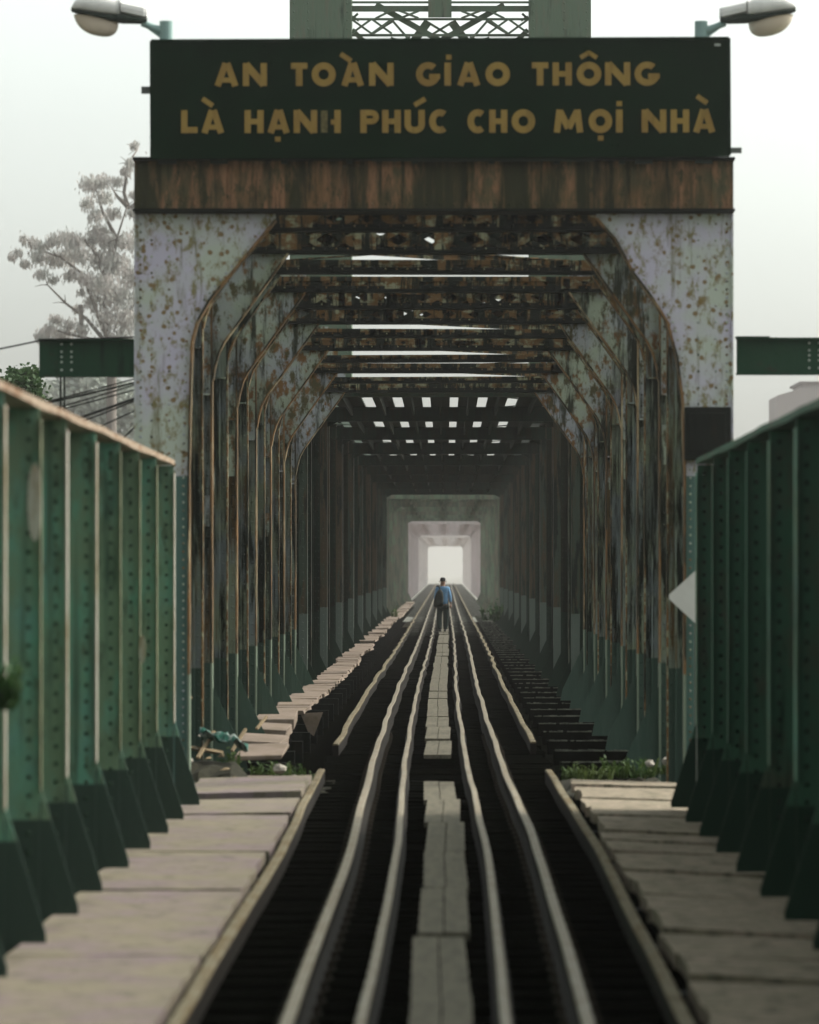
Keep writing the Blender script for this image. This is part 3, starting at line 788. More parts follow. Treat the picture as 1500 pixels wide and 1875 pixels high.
def deep_portal(root, y, m, mk):
    q = MB(); fr = q
    for sg, x in ((-1, XL-XC), (1, XR-XC)):
        q.box(*sorted((x, x+sg*.5)), y-.2, y, -.6, 6.2)
        pp = [(x, 4.72), (x-sg*.10, 4.90), (x-sg*.32, 5.05), (x, 5.05)]
        q.prism(pp if sg < 0 else pp[::-1], y-.16, y-.02)
    q.box(-2.5, 2.5, y-.2, y, 5.052, 5.75)
    for k in range(30):
        xa = -2.45 + k*.163; q.bar((xa, y-.21, 5.78), (xa+.163, y-.21, 5.98), .03, .02); q.bar((xa, y-.21, 5.98), (xa+.163, y-.21, 5.78), .03, .02)
    q.box(-2.9, 2.9, y-.22, y, 6.0, 6.12)
    q.build('portal', m, root)
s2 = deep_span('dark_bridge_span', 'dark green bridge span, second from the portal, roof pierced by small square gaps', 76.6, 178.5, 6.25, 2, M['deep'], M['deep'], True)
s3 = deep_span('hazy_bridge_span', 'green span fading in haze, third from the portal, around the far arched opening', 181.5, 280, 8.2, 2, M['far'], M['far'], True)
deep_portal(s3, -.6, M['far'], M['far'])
M['pale'] = mat_worn('haze_pale_steel', (0.58, 0.52, 0.53), (0.52, 0.44, 0.44), (0.45, 0.41, 0.40), t=(0.5, 0.62), rnd=.22, dk=(.45, .6))  # fourth span: tunnel haze put into this pale steel colour
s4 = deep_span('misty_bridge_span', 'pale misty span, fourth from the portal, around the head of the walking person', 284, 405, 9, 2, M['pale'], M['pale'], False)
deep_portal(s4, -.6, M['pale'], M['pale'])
M['palest'] = mat_worn('haze_palest_steel', (0.76, 0.70, 0.68), (0.7, 0.64, 0.62), (0.6, 0.57, 0.55), t=(0.5, 0.62), rnd=.2)  # farthest span, paler still: haze glow put into the colour
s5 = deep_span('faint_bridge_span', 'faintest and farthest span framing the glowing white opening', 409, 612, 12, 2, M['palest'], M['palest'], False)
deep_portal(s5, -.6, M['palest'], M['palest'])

# ------------------------------------------------------------------ pier tower over the second span's start
TD = 80.0
def T(cx_, cy_): p = P(510 + cx_/2.542, cy_/2.542, TD); return (p.x, 0, p.z)
tw = thing('pier_tower', 'tall grey green steel tower with lattice between its two legs, rising behind the slogan sign', 'tower', (0, TD, 0))
for x0, x1, seam in ((52, 340, 155), (1168, 1455, 1348)):
    a, c = T(x0, -240), T(x1, 0); q = MB()
    q.box(a[0], c[0], .0, .02, 5.6, a[2]); q.box(a[0], a[0]+.02, .0205, .9, 5.6, a[2]); q.box(c[0]-.02, c[0], .0205, .9, 5.6, a[2])
    sx = T(seam, 0)[0]; q.box(sx-.012, sx+.012, -.06, -.0005, 5.6, 12.25)
    k = 5.7
    while k < a[2]:
        q.rivet(a[0]+.08, 0, k, .02); q.rivet(c[0]-.08, 0, k, .02); q.rivet(sx-.07, 0, k, .02); k += .16
    q.build('tower_leg', M['tower'], tw)
q = MB()
def B(x0, y0, x1, y1, w, off=0):
    a, c = Vector(T(x0, y0)), Vector(T(x1, y1)); a.y = c.y = .1 + off; q.bar(a, c, w*TD/FPX/2.542, .05, up=(0, 1, 0))
for y, w, o in ((-60, 22, 0), (5, 9, .06), (33, 26, .12), (80, 10, .18), (153, 11, .24), (230, 26, .0), (300, 10, 0), (420, 26, 0), (540, 10, 0)): B(340, y, 1168, y, w, o)
for s in (-1, 1):
    X = lambda v: 752 + s*v
    B(X(300), 8, X(-30), 195, 26, .3 + s*.03); B(X(-55), 80, X(0) - s*(-160), 210, 30, .4 + s*.03) if False else None
    B(X(55), 85, X(150), 215, 38, .4 + s*.03)
    B(X(412), 120, X(300), 230, 22, .5)
    for x0 in (225, 320):
        B(X(x0), 85, X(x0+90), 150, 9, .02); B(X(x0+90), 85, X(x0), 150, 9, .08)
    B(X(225), 85, X(120), 205, 10, .14); B(X(215), 85, X(320), 150, 10, .2)
    B(X(190), 45, X(100), 80, 9, .02); B(X(100), 45, X(190), 80, 9, .08); B(X(230), 45, X(300), 80, 9, .05)
    B(X(60), 90, X(-55), 160, 10, .26); B(X(140), 160, X(230), 200, 8, .3); B(X(230), 160, X(140), 200, 8, .35)
    B(X(412), 20, X(250), 35, 8, .4); B(X(412), 60, X(380), 80, 10, .4); B(X(412), 70, X(385), 45, 10, .45)
q.build('tower_lattice', M['tower'], tw)
q = MB(); a, c = T(697, -60), T(806, 78); q.box(a[0], c[0], .06, .0995, c[2], a[2]); q.build('gusset', M['tower'], tw)

# ------------------------------------------------------------------ slogan sign
SD = 42.75; KS = SD / FPX
def SP(x, y): return ((x - VX)*KS, EYE + (VY - y)*KS)
sg_root = thing('slogan_sign', 'long dark green board with two lines of ochre Vietnamese capitals above the portal', 'sign', (SP(806, 0)[0], SD, SP(0, 288)[1]))
ox, oz = sg_root.location.x, sg_root.location.z
def S2(x, y): a, c = SP(x, y); return (a - ox, c - oz)
q = MB(); pl = [S2(278, 288), S2(1336, 284), S2(1335, 70), S2(277, 75)]
q.prism(pl, 0, .05); q.build('board', M['sign'], sg_root)
q = MB()
for a, c in (((278, 288), (1336, 284)), ((1336, 284), (1335, 70)), ((1335, 70), (277, 75)), ((277, 75), (278, 288))):
    a, c = S2(*a), S2(*c); q.bar((a[0], -.008, a[1]), (c[0], -.008, c[1]), .03, .03)
q.build('frame', M['sign'], sg_root)
for x in (490, 702, 914, 1126):
    q = MB(); a, c = S2(x, 281), S2(x, 78); q.box(a[0]-.006, a[0]+.006, -.004, -.0005, a[1], c[1])
    for k in range(7): q.rivet(a[0]-.03, 0, a[1]+.08+k*.165, .010); q.rivet(a[0]+.03, 0, a[1]+.08+k*.165, .010)
    q.build('seam_strip', M['sign'], sg_root)
q = MB(); a = S2(1314, 82); q.box(a[0]-.03, a[0]+.03, -.012, -.0005, a[1]-.012, a[1]+.012); q.build('label_scrap', M['rivetpale'], sg_root)
q = MB()
for x in (306, 400, 520, 640, 760, 900, 1020, 1140, 1180, 1290):
    a = S2(x, 0)[0]; w = .09 if x in (306, 400, 1180, 1290) else .03
    q = MB(); q.box(a-w, a+w, .06, .10, -.055, .5); q.build('support', M['lampdark'], sg_root)
q = MB(); q.box(S2(395, 0)[0], S2(525, 0)[0], .03, .055, -.012, .01); q.box(S2(680, 0)[0], S2(1090, 0)[0], .03, .058, -.035, -.012)
q.build('tube_support', M['lampdark'], sg_root)
q = MB(); a = S2(258, 170); c = S2(285, 157); q.box(a[0], c[0], .052, .09, a[1], c[1])
a = S2(1330, 279); c = S2(1359, 269); q.box(a[0], c[0], .052, .09, a[1], c[1]); q.build('bracket', M['grey'], sg_root)

def glyph(q, ch, x0, x1, y0, y1, st=11.5):
    """heavy geometric capitals from strokes; photo pixels, y down"""
    cnt = [0]
    def s_(ax, ay, bx, by, w=st, ext=0):
        cnt[0] += 1
        a, c = S2(ax, ay), S2(bx, by)
        q.bar((a[0], -.0245 - .0007*(cnt[0] % 5), a[1]), (c[0], -.0245 - .0007*(cnt[0] % 5), c[1]), w*KS, .012, up=(0, 1, 0))
    def arc(cx_, cy_, rx, ry, a0, a1, w=st, n=22):
        pts = []
        for i in range(n+1):
            t = radians(a0 + (a1-a0)*i/n)
            pts.append(((rx)*cos(t), (ry)*sin(t)))
        vs = []
        for (u, v) in pts:
            k0 = 1 - w/rx; k1 = 1 - w/ry
            vs.append((cx_+u, cy_-v)); vs.append((cx_+u*k0, cy_-v*k1))
        V = []; 
        for (u, v) in vs: a = S2(u, v); V += [(a[0], -.0295, a[1]), (a[0], -.019, a[1])]
        m_ = len(pts); F = []
        for i in range(m_-1):
            o = i*4; F += [(o, o+4, o+6, o+2), (o, o+1, o+5, o+4), (o+2, o+6, o+7, o+3)]
        F += [(0, 2, 3, 1), ((m_-1)*4, (m_-1)*4+1, (m_-1)*4+3, (m_-1)*4+2)]
        q.add(V, F)
    h = st/2; mx, my = (x0+x1)/2, (y0+y1)/2; W_, H_ = x1-x0, y1-y0
    if ch == 'A':
        s_(x0+h, y1, mx-1.5, y0); s_(x1-h, y1, mx+1.5, y0); s_(x0+W_*.25, y1-H_*.26, x1-W_*.25, y1-H_*.26, 9)
    elif ch == 'N': s_(x0+h, y0, x0+h, y1); s_(x1-h, y0, x1-h, y1); s_(x0+h, y0+2, x1-h, y1-2, 13)
    elif ch == 'H': s_(x0+h, y0, x0+h, y1); s_(x1-h, y0, x1-h, y1); s_(x0+h, my, x1-h, my, 10)
    elif ch == 'h': s_(x1-h, y0, x1-h, y1); s_(x1-h-12, my+1, x1-h, my+1, 9)
    elif ch == 'T': s_(x0, y0+h-.5, x1, y0+h-.5, 11); s_(mx, y0, mx, y1, 12)
    elif ch == 'I': s_(mx, y0, mx, y1, 12)
    elif ch == 'L': s_(x0+h, y0, x0+h, y1); s_(x0, y1-h, x1, y1-h, 11)
    elif ch == 'O': arc(mx, my, W_/2, H_/2+1, 0, 360, 12.5, 36)
    elif ch == 'C': arc(mx+3, my, W_/2+2, H_/2+1, 52, 308, 12, 30)
    elif ch == 'G': arc(mx, my, W_/2, H_/2+1, 48, 345, 12, 32); s_(mx+2, my+4, x1, my+4, 9)
    elif ch == 'U':
        s_(x0+h, y0, x0+h, y1-W_/2+3); s_(x1-h, y0, x1-h, y1-W_/2+3); arc(mx, y1-W_/2+3, W_/2, W_/2-2, 180, 360, 11.5, 20)
    elif ch == 'P':
        s_(x0+h, y0, x0+h, y1); r = H_*.31; arc(x1-r-1, y0+r, r+1, r, -90, 90, 10.5, 16); s_(x0+h, y0+5.2, x1-r, y0+5.2, 10.5); s_(x0+h, y0+2*r-5.2, x1-r, y0+2*r-5.2, 10.5)
    elif ch == 'M':
        s_(x0+h, y1, x0+h+5, y0); s_(x1-h, y1, x1-h-5, y0); s_(x0+h+5, y0+2, mx, y1-8, 12); s_(x1-h-5, y0+2, mx, y1-8, 12)
def accent(q, kind, x, y):
    a = S2(x, y)
    def s_(ax, ay, bx, by, w):
        u, v = S2(ax, ay), S2(bx, by); q.bar((u[0], -.024, u[1]), (v[0], -.024, v[1]), w*KS, .012, up=(0, 1, 0))
    if kind == 'grave': s_(x-10, y-7, x+9, y+6, 9)
    if kind == 'acute': s_(x-11, y+6, x+9, y-6, 9)
    if kind == 'dot': s_(x-5, y, x+5, y, 9)
    if kind == 'hat': s_(x-15, y+5, x+1, y-5, 8); s_(x-1, y-5, x+15, y+5, 8)
q = MB(); y0, y1 = 116, 158
TL = (('A',393,437),('N',445,489),('T',533,563),('O',571,615),('A',625,667),('N',676,721),('G',762,806),('I',814,826),('A',837,880),('O',889,934),
                 ('T',974,1004),('H',1012,1047),('O',1056,1101),('N',1108,1154),('G',1162,1208))
def write(T_, y0, y1, slope, acc):
    acc = list(acc)
    for ch, a, c in T_:
        k = (a - 400)/800*slope; q = MB(); glyph(q, ch, a, c, y0-k*.6, y1-k*.6)
        for t_ in acc:
            if a - 3 <= t_[1] <= c + 3: accent(q, *t_)
        q.build('letter', M['letter'], sg_root)
write(TL, 116, 158, 3, (('grave', 634, 106), ('dot', 822, 105), ('hat', 1078, 101)))
TL = (('L',332,362),('A',369,411),('H',448,483),('A',490,531),('N',538,581),('h',588,624),('P',660,694),('H',700,734),('U',741,778),('C',785,820),
                 ('C',855,889),('H',896,929),('O',937,980),('M',1014,1068),('O',1078,1121),('I',1128,1140),('N',1175,1220),('H',1228,1262),('A',1269,1310))
write(TL, 202, 244, 2, (('grave', 381, 188), ('dot', 509, 255), ('acute', 770, 187), ('dot', 1100, 253), ('dot', 1134, 190), ('grave', 1286, 183)))
q = MB(); glyph(q, 'I', 588, 600, 203, 243); q.build('letter', M['ghost'], sg_root, label='flaked stroke of a worn capital')

# ------------------------------------------------------------------ street lamps
def lamp(pxe, pye, sgn, label):
    """cobra head lamp; origin at the pole top; sgn = which way the head points"""
    LD = 43.2; k = LD/FPX
    root = thing('street_lamp', label, 'street lamp', P(pxe, 74, LD), 'street lamps above the slogan sign')
    Z = lambda y: (74 - y)*k
    X = lambda x: sgn*x*k       # x = pixels outward from the pole centre
    def loft(secs, n=12, name='', m=None, smooth=True):
        q = MB(); vs = []
        for (x, zt, zb, hw) in secs:
            for j in range(n):
                t = 2*pi*j/n; ct, st_ = cos(t), sin(t)
                e = .5
                yy = math.copysign(abs(ct)**e, ct)*hw; zz = math.copysign(abs(st_)**e, st_)
                vs.append((X(x), yy, (Z(zt)+Z(zb))/2 + zz*(Z(zt)-Z(zb))/2))
        fs = [(i*n+j, i*n+(j+1) % n, (i+1)*n+(j+1) % n, (i+1)*n+j) for i in range(len(secs)-1) for j in range(n)]
        fs += [tuple(range(n)), tuple(range((len(secs)-1)*n, len(secs)*n))[::-1]]
        q.add(vs, fs); return q.build(name, m, root, smooth=smooth)
    loft([(34, 15, 33, .07), (40, 13, 34, .09), (78, 5, 26, .12), (82, 4, 25, .12)], name='gear_box', m=M['lampgrey'], smooth=False)
    loft([(35, 33, 41, .07), (44, 33, 43, .09), (80, 26, 42, .12), (96, 28, 40, .12)], name='hinge_plate', m=M['lampdark'], smooth=False)
    loft([(84, 1, 30, .13), (92, 0, 30, .15), (120, -4, 27, .17), (150, -3, 22, .16), (165, 2, 19, .13), (173, 14, 18, .06)], name='housing', m=M['lampgrey'])
    loft([(88, 30, 42, .13), (100, 30, 41, .16), (130, 26, 34, .175), (160, 20, 25, .15), (173, 17.5, 21, .06)], name='rim', m=M['lampdark'])
    # bowl
    q = MB(); n, mm = 18, 9; vs = []
    for i in range(mm+1):
        t = i/mm
        for j in range(n):
            a = 2*pi*j/n; rr = cos(t*pi/2)**.75
            x = 128 + 41*rr*cos(a) - 6*t; top = 33 - (x-128)*.16
            vs.append((X(x), .14*rr*sin(a), Z(top + 32*sin(t*pi/2)*1.0)))
    fs = [(i*n+j, i*n+(j+1) % n, (i+1)*n+(j+1) % n, (i+1)*n+j) for i in range(mm) for j in range(n)] + [tuple(range(n))]
    q.add(vs, fs); q.build('lamp_bowl', M['bowl'], root, smooth=True)
    q = MB(); q.tube([(0, 0, -.5), (0, 0, Z(39))], .066, 14); q.build('pole', M['lamppole'], root, smooth=False)
    q = MB(); q.tube([(X(8), 0, Z(56)), (X(24), 0, Z(50)), (X(44), 0, Z(42))], [.045, .035, .035], 10)
    q.bar((X(8), 0, Z(66)), (X(30), 0, Z(50)), .05, .02); q.build('arm', M['lamppole'], root)
lamp(304, 74, -1, 'grey street lamp with a frosted bowl overhanging the left end of the slogan sign')
lamp(1284, 68, 1, 'grey street lamp with a frosted bowl overhanging the right end of the slogan sign')

# ------------------------------------------------------------------ cross beams of the side roads
def side_beam(x0, x1, yt, yb, label, rivs, rods):
    D = 44.6; a, c = P(x0, yt, D), P(x1, yb, D)
    root = thing('road_beam', label, 'beam', (a.x, D, c.z))
    L, H = c.x - a.x, a.z - c.z
    q = MB(); q.box(0, L, -.01, .01, 0, H); q.box(0, L, -.10, .10, H, H+.018); q.box(0, L, -.10, .10, -.018, 0); q.build('beam', M['beam'], root)
    q = MB()
    for rx in rivs:
        xx = P(rx, 0, D).x - a.x
        for i, f in enumerate((.1, .32, .47, .62, .85)): q.rivet(xx, -.01, H*(1-f), .016)
    q.build('bolts', M['rivetpale'], root)
    for rx in rods:
        xx = P(rx, 0, D).x - a.x; q = MB(); q.tube([(xx, 0, 0), (xx, 0, -c.z-.55)], .012, 6); q.build('rod', M['lampdark'], root)
    return root
side_beam(72, 246, 624, 687, 'dark green riveted beam reaching out left of the portal', (113, 131), (111, 118))
rb = side_beam(1349, 1590, 622, 683, 'dark green riveted beam reaching out right of the portal', (1482, 1500), ())
q = MB(); q.box(1.26, 1.36, -.06, .06, -4.9, .33); q.build('post', M['beam'], rb)
q = MB()
for k in range(9): q.rivet(.05 + k*.045, -.05, .36, .016)
q.box(-.01, .34, -.11, .11, .369, .38); q.build('splice_plate', M['beam'], rb)

# white diamond sign
dp = P(1276, 1093, 40.2)
ds_ = thing('diamond_sign', 'small white diamond plate half hidden behind the end of the right girder', 'sign', (dp.x, 40.2, -.3))
q = MB(); w = .262; q.prism([(0, -w), (w, -.02), (w, .02), (0, w), (-w, .02), (-w, -.02)], -.012, 0); q.build('plate', M['white'], ds_, loc=(0, -.03, dp.z+.3))
ds_.children[0].rotation_euler = (radians(-6), 0, radians(-8))
q = MB(); q.tube([(0, 0, 0), (0, 0, dp.z + .45)], .024, 8); q.build('post', M['grey'], ds_)

# ------------------------------------------------------------------ stepping slabs on the left inside the bridge
pathx = [(44, -2.05), (47, -2.08), (50, -2.22), (56, -2.28), (63, -2.26), (70, -2.18), (80, -2.14), (90, -2.10), (97, -2.22), (106, -2.10), (118, -2.26), (130, -2.16), (150, -2.2), (180, -2.1), (400, -2.1)]
def pathc(d):
    for (a, x0), (b_, x1) in zip(pathx, pathx[1:]):
        if d <= b_: return x0 + (x1-x0)*(d-a)/(b_-a)
    return -2.1
def step(d, l_, w, z, m, label, group=None, th=.06, rx=0, ry=0, rz=0):
    q = MB(); r = random.Random(int(d*31)); e = lambda: r.uniform(-.02, .02)
    q.add([(-w/2+e(), e(), -th), (w/2+e(), e(), -th), (w/2+e(), l_+e(), -th), (-w/2+e(), l_+e(), -th),
           (-w/2+e(), e(), 0), (w/2+e(), e(), 0), (w/2+e(), l_+e(), 0), (-w/2+e(), l_+e(), 0)],
          [(3,2,1,0),(4,5,6,7),(0,1,5,4),(1,2,6,5),(2,3,7,6),(3,0,4,7)])
    o = q.build('stepping_slab', m, bevel=.008); o.location = (pathc(d), d, z); o.rotation_euler = (rx, ry, rz)
    return tag(o, label, 'slab', group)
step(43.6, 1.9, .46, -.16, M['step'], 'low pale slab nearest the left footway, first of the stepping slabs', rx=.04)
step(47.2, 2.2, .54, .05, M['step'], 'raised slab with a dark gap under it, second of the stepping slabs', th=.05, rx=.02, ry=-.03)
step(50.8, 2.3, .52, .06, M['step'], 'tan slab third of the stepping slabs, its right edge drooping', ry=.06, th=.10)
step(53.6, 2.2, .50, .10, M['step'], 'pink slab fourth of the stepping slabs', ry=.05, th=.12)
step(56.6, 3.4, .52, .12, M['step'], 'long tan slab fifth of the stepping slabs', th=.14, rz=.02)
q = MB(); q.prism([(-.16, .0), (.16, .02), (.03, -.32), (-.05, -.26)], 0, .04); o = q.build('broken_slab', M['step']); o.location = (pathc(60)+.36, 60.5, .06)
tag(o, 'broken triangular piece of slab hanging beside the stepping slabs', 'slab')
d = 60.4; z = .10
while d < 250:
    l_ = (.78 if d < 100 else 1.5) * R.uniform(.85, 1.15); z += R.uniform(-.012, .012); z = max(-.02, min(.14, z))
    if d > 105 and R.random() < .12: d += 2.5; continue
    step(d, l_ - .06, .48 + R.uniform(-.03, .03), z, M['step'], 'pale worn stepping slab in the row along the left wall of the bridge', 'stepping slabs along the left wall',
         rx=R.uniform(-.008, .012), ry=R.uniform(-.03, .02), rz=R.uniform(-.04, .04)); d += l_
q0 = MB().box(-.35, .35, 0, .10, -.39, -.11).build('slab_bearer', M['flange'])
for i, d in enumerate(range(46, 250, 3)):
    o = q0 if i == 0 else q0.copy()
    if i: COL.objects.link(o)
    o.location = (-2.2, d, 0); tag(o, 'black cross piece under the row of stepping slabs', 'bearer', 'cross pieces under the stepping slabs')

# ------------------------------------------------------------------ debris and weeds
def rock(c, s, seed, label):
    r = random.Random(seed); q = MB(); vs = []; n, m_ = 8, 5
    for i in range(m_+1):
        for j in range(n):
            t, p = pi*i/m_, 2*pi*j/n; k = s*r.uniform(.75, 1.1)
            vs.append((k*sin(t)*cos(p), k*sin(t)*sin(p), .7*k*cos(t)))
    q.add(vs, [(i*n+j, (i+1)*n+j, (i+1)*n+(j+1) % n, i*n+(j+1) % n) for i in range(m_) for j in range(n)])
    o = q.build('rubble', M['stone']); o.location = c; return tag(o, label, 'stone')
def onfloor(px, py, z=-.1):
    d = (EYE - z)*FPX/(py - VY); return Vector(((px-VX)*d/FPX, d, z))
rock(onfloor(396, 1440, 0), .055, 1, 'round white stone at the foot of the leaning boards')
rock(onfloor(399, 1405, .0), .07, 2, 'pale chunk of rubble beside the first stepping slab')
rock(onfloor(513, 1408, .0), .08, 3, 'white chunk among the weeds left of the rails')
rock(onfloor(1225, 1393, .0), .09, 4, 'pale chunk at the foot of the right girder')
rock(onfloor(1190, 1398, .0), .06, 5, 'small pale chunk beside the weeds on the right')
rock(onfloor(540, 1425, .0), .05, 6, 'small white chip at the far corner of the left footway')
def board(a, b_, w, label, m='wood'):
    q = MB(); a, b_ = Vector(a), Vector(b_); q.bar((0, 0, 0), b_ - a, w, .025, up=(0, .4, 1)); o = q.build('scrap_board', M[m]); o.location = a
    return tag(o, label, 'board')
board(P(322, 1262, 43.9), P(347, 1278, 44.4), .06, 'short brown board slanting down behind the end of the left girder')
board(P(338, 1368, 44.5), P(402, 1378, 45.2), .09, 'pinkish board lying on the rubbish heap')
board(P(362, 1388, 44.3), P(392, 1340, 45.0), .035, 'thin stick standing up from the rubbish heap')
board(P(425, 1375, 46.0), P(450, 1335, 46.6), .03, 'thin pale stake leaning beside the second stepping slab')
board(P(343, 1275, 44.2), P(344, 1350, 44.2), .03, 'upright brown lath behind the end of the left girder')
board(P(470, 1335, 50.0), P(488, 1312, 50.5), .03, 'small stake leaning beside the third stepping slab')
board(P(425, 1425, 43.6), P(500, 1436, 43.9), .05, 'broken lath lying in front of the first stepping slab')
q = MB(); n = 14; vs = []
r = random.Random(5)
for i in range(n+1):
    for j in range(7):
        u, v = i/n, j/6
        vs.append((u*.50, v*.30, .10 - .14*u*u + .05*sin(u*9+v*4) + .03*r.uniform(-1, 1)))
q.add(vs, [(i*7+j, (i+1)*7+j, (i+1)*7+j+1, i*7+j+1) for i in range(n) for j in range(6)])
o = q.build('plastic_sheet', M['tarp'], smooth=True); sf = o.modifiers.new('t', 'SOLIDIFY'); sf.thickness = .006
o.location = P(365, 1362, 44.6); tag(o, 'crumpled green and white plastic sheet on the rubbish heap', 'plastic sheet')
q = MB(); vs = []; 
for i in range(11):
    for j in range(9):
        u, v = i/10, j/8; e = min(u, 1-u, v, 1-v)*2
        vs.append((-3.0 + u*1.1, 43.4 + v*2.6, -.35 + .42*min(1, e*1.6) + r.uniform(-.05, .05)))
q.add(vs, [(i*9+j, (i+1)*9+j, (i+1)*9+j+1, i*9+j+1) for i in range(10) for j in range(8)])
o = q.build('rubbish_heap', mat_plain('dirt_heap', (0.02, 0.019, 0.012), .95, .5, 14)); tag(o, 'dark heap of earth and rubbish between the left girder and the portal', 'rubbish')
for x0, x1, lab in ((-2.5, -1.2, 'left'), (1.15, 2.4, 'right')):
    q = MB(); vs = []
    for i in range(13):
        for j in range(9): vs.append((x0 + (x1-x0)*i/12, 42.9 + 4.2*j/8, -.20 + r.uniform(-.05, .05)))
    q.add(vs, [(i*9+j, (i+1)*9+j, (i+1)*9+j+1, i*9+j+1) for i in range(12) for j in range(8)])
    o = q.build('soil', bpy.data.materials['dirt_heap']); o["kind"] = "structure"

for i_, (px, py, d_, m_) in enumerate(((352, 1372, 44.6, 'stone'), (381, 1392, 44.4, 'wood'), (372, 1350, 45.2, 'stone'), (404, 1386, 44.8, 'wood'), (347, 1395, 44.0, 'stone'), (412, 1412, 44.0, 'wood'))):
    q = MB(); rr = random.Random(i_); w = rr.uniform(.03, .06)
    q.add([(-w, 0, rr.uniform(-.02, .02)), (w, .02, rr.uniform(-.02, .03)), (w*.8, .09, .03), (-w*.7, .08, .01), (0, .04, .035)], [(0,1,4), (1,2,4), (2,3,4), (3,0,4)])
    o = q.build('litter', M[m_]); sf = o.modifiers.new('t', 'SOLIDIFY'); sf.thickness = .006; o.location = P(px, py, d_)
    tag(o, ('crumpled pale scrap on the rubbish heap', 'brown scrap on the rubbish heap')[m_ == 'wood'] + (' under the plastic sheet', ' by the thin stick', ' behind the plastic sheet', ' beside the first stepping slab', ' at the girder foot', ' above the white stone')[i_], 'litter')
def tuft(c, n, h, w, seed, label, m='weed', name='weed'):
    r = random.Random(seed); q = MB()
    for i in range(n):
        a = r.uniform(0, 2*pi); rr = w*math.sqrt(r.random()); b0 = Vector((rr*cos(a), rr*sin(a)*.7, 0)); hh = h*(.25 + 1.0*r.random()**2.2)
        lean = Vector((r.uniform(-.4, .4), r.uniform(-.4, .4), 1)).normalized()*hh
        side = lean.cross(Vector((r.uniform(-1, 1), r.uniform(-1, 1), .2))).normalized()*h*.10
        q.add([b0-side*.4, b0+side*.4, b0+lean*.5+side, b0+lean*.5-side, b0+lean], [(0,1,2,3), (3,2,4)])
        for k in range(3):
            c0 = b0 + lean*r.uniform(.4, 1); dr = Vector((r.uniform(-1, 1), r.uniform(-1, 1), r.uniform(-.2, .7))).normalized()*h*.3
            s2_ = dr.cross(Vector((0, 0, 1))).normalized()*h*.09
            q.add([c0, c0+dr*.5+s2_, c0+dr, c0+dr*.5-s2_], [(0,1,2,3)])
    o = q.build(name, M[m]); o.location = c; return tag(o, label, 'weed')
tuft(onfloor(505, 1432, -.16), 90, .20, .26, 1, 'light green weeds beside the first stepping slab')
tuft(onfloor(550, 1430, -.18), 50, .14, .18, 2, 'low weeds at the rail end of the left footway')
tuft(onfloor(420, 1425, -.16), 60, .26, .12, 3, 'green weed on the rubbish heap')
tuft(onfloor(1075, 1428, -.18), 110, .17, .28, 4, 'low weeds at the inner corner of the right footway')
tuft(onfloor(1150, 1424, -.18), 110, .20, .32, 5, 'thick dark weeds beyond the middle of the right footway')
tuft(onfloor(1205, 1418, -.18), 50, .15, .2, 6, 'small weeds near the foot of the right girder')
for px, py, s, lab in ((640, 1190, .5, 'small weed growing at the left wall beside the slabs'), (722, 1140, .6, 'tall thin weed far along the left wall')):
    tuft(onfloor(px, py, -.1), 14, s, .10, px, lab)
tuft(P(912, 1136, 172), 60, .7, .7, 77, 'faint green bushes far inside the bridge on the right', 'leaf', 'bush')['category'] = 'bush'
tuft(P(8, 1300, 21.5), 40, .22, .05, 78, 'blurred leaves growing on the near left girder', 'leaf', 'creeper')['category'] = 'creeper'

# ------------------------------------------------------------------ cables
def cable(pts, r, label, group=None):
    pts = [Vector(p) for p in pts]; full = []
    for a, b_ in zip(pts, pts[1:]):
        for k in range(10):
            t = k/10; p = a.lerp(b_, t); p.z -= .10*4*t*(1-t)*(b_-a).length*.06; full.append(p)
    full.append(pts[-1]); o0 = full[0].copy(); q = MB(); q.tube([p - o0 for p in full], r, 6)
    o = q.build('cable', M['cable']); o.location = o0; return tag(o, label, 'cable', group)
cable([P(-160, 668, 44), P(85, 621, 44.3), P(247, 617, 44.5)], .010, 'single black cable running along the top of the left beam')
for i, (ya, xb, yb, r_) in enumerate(((693, 100, 728, .008), (700, 105, 730, .012), (704, 108, 742, .008), (713, 120, 744, .008), (729, 160, 757, .014), (733, 165, 763, .008), (751, 190, 775, .008), (780, 225, 800, .009))):
    s_ = (yb - ya)/(xb - 247)
    cable([P(249, ya, 44.4), P(xb - 230, yb + s_*(-230), 47)], r_,
          'black cable in the sagging bundle between the left girder and the portal leg', 'cables left of the portal')

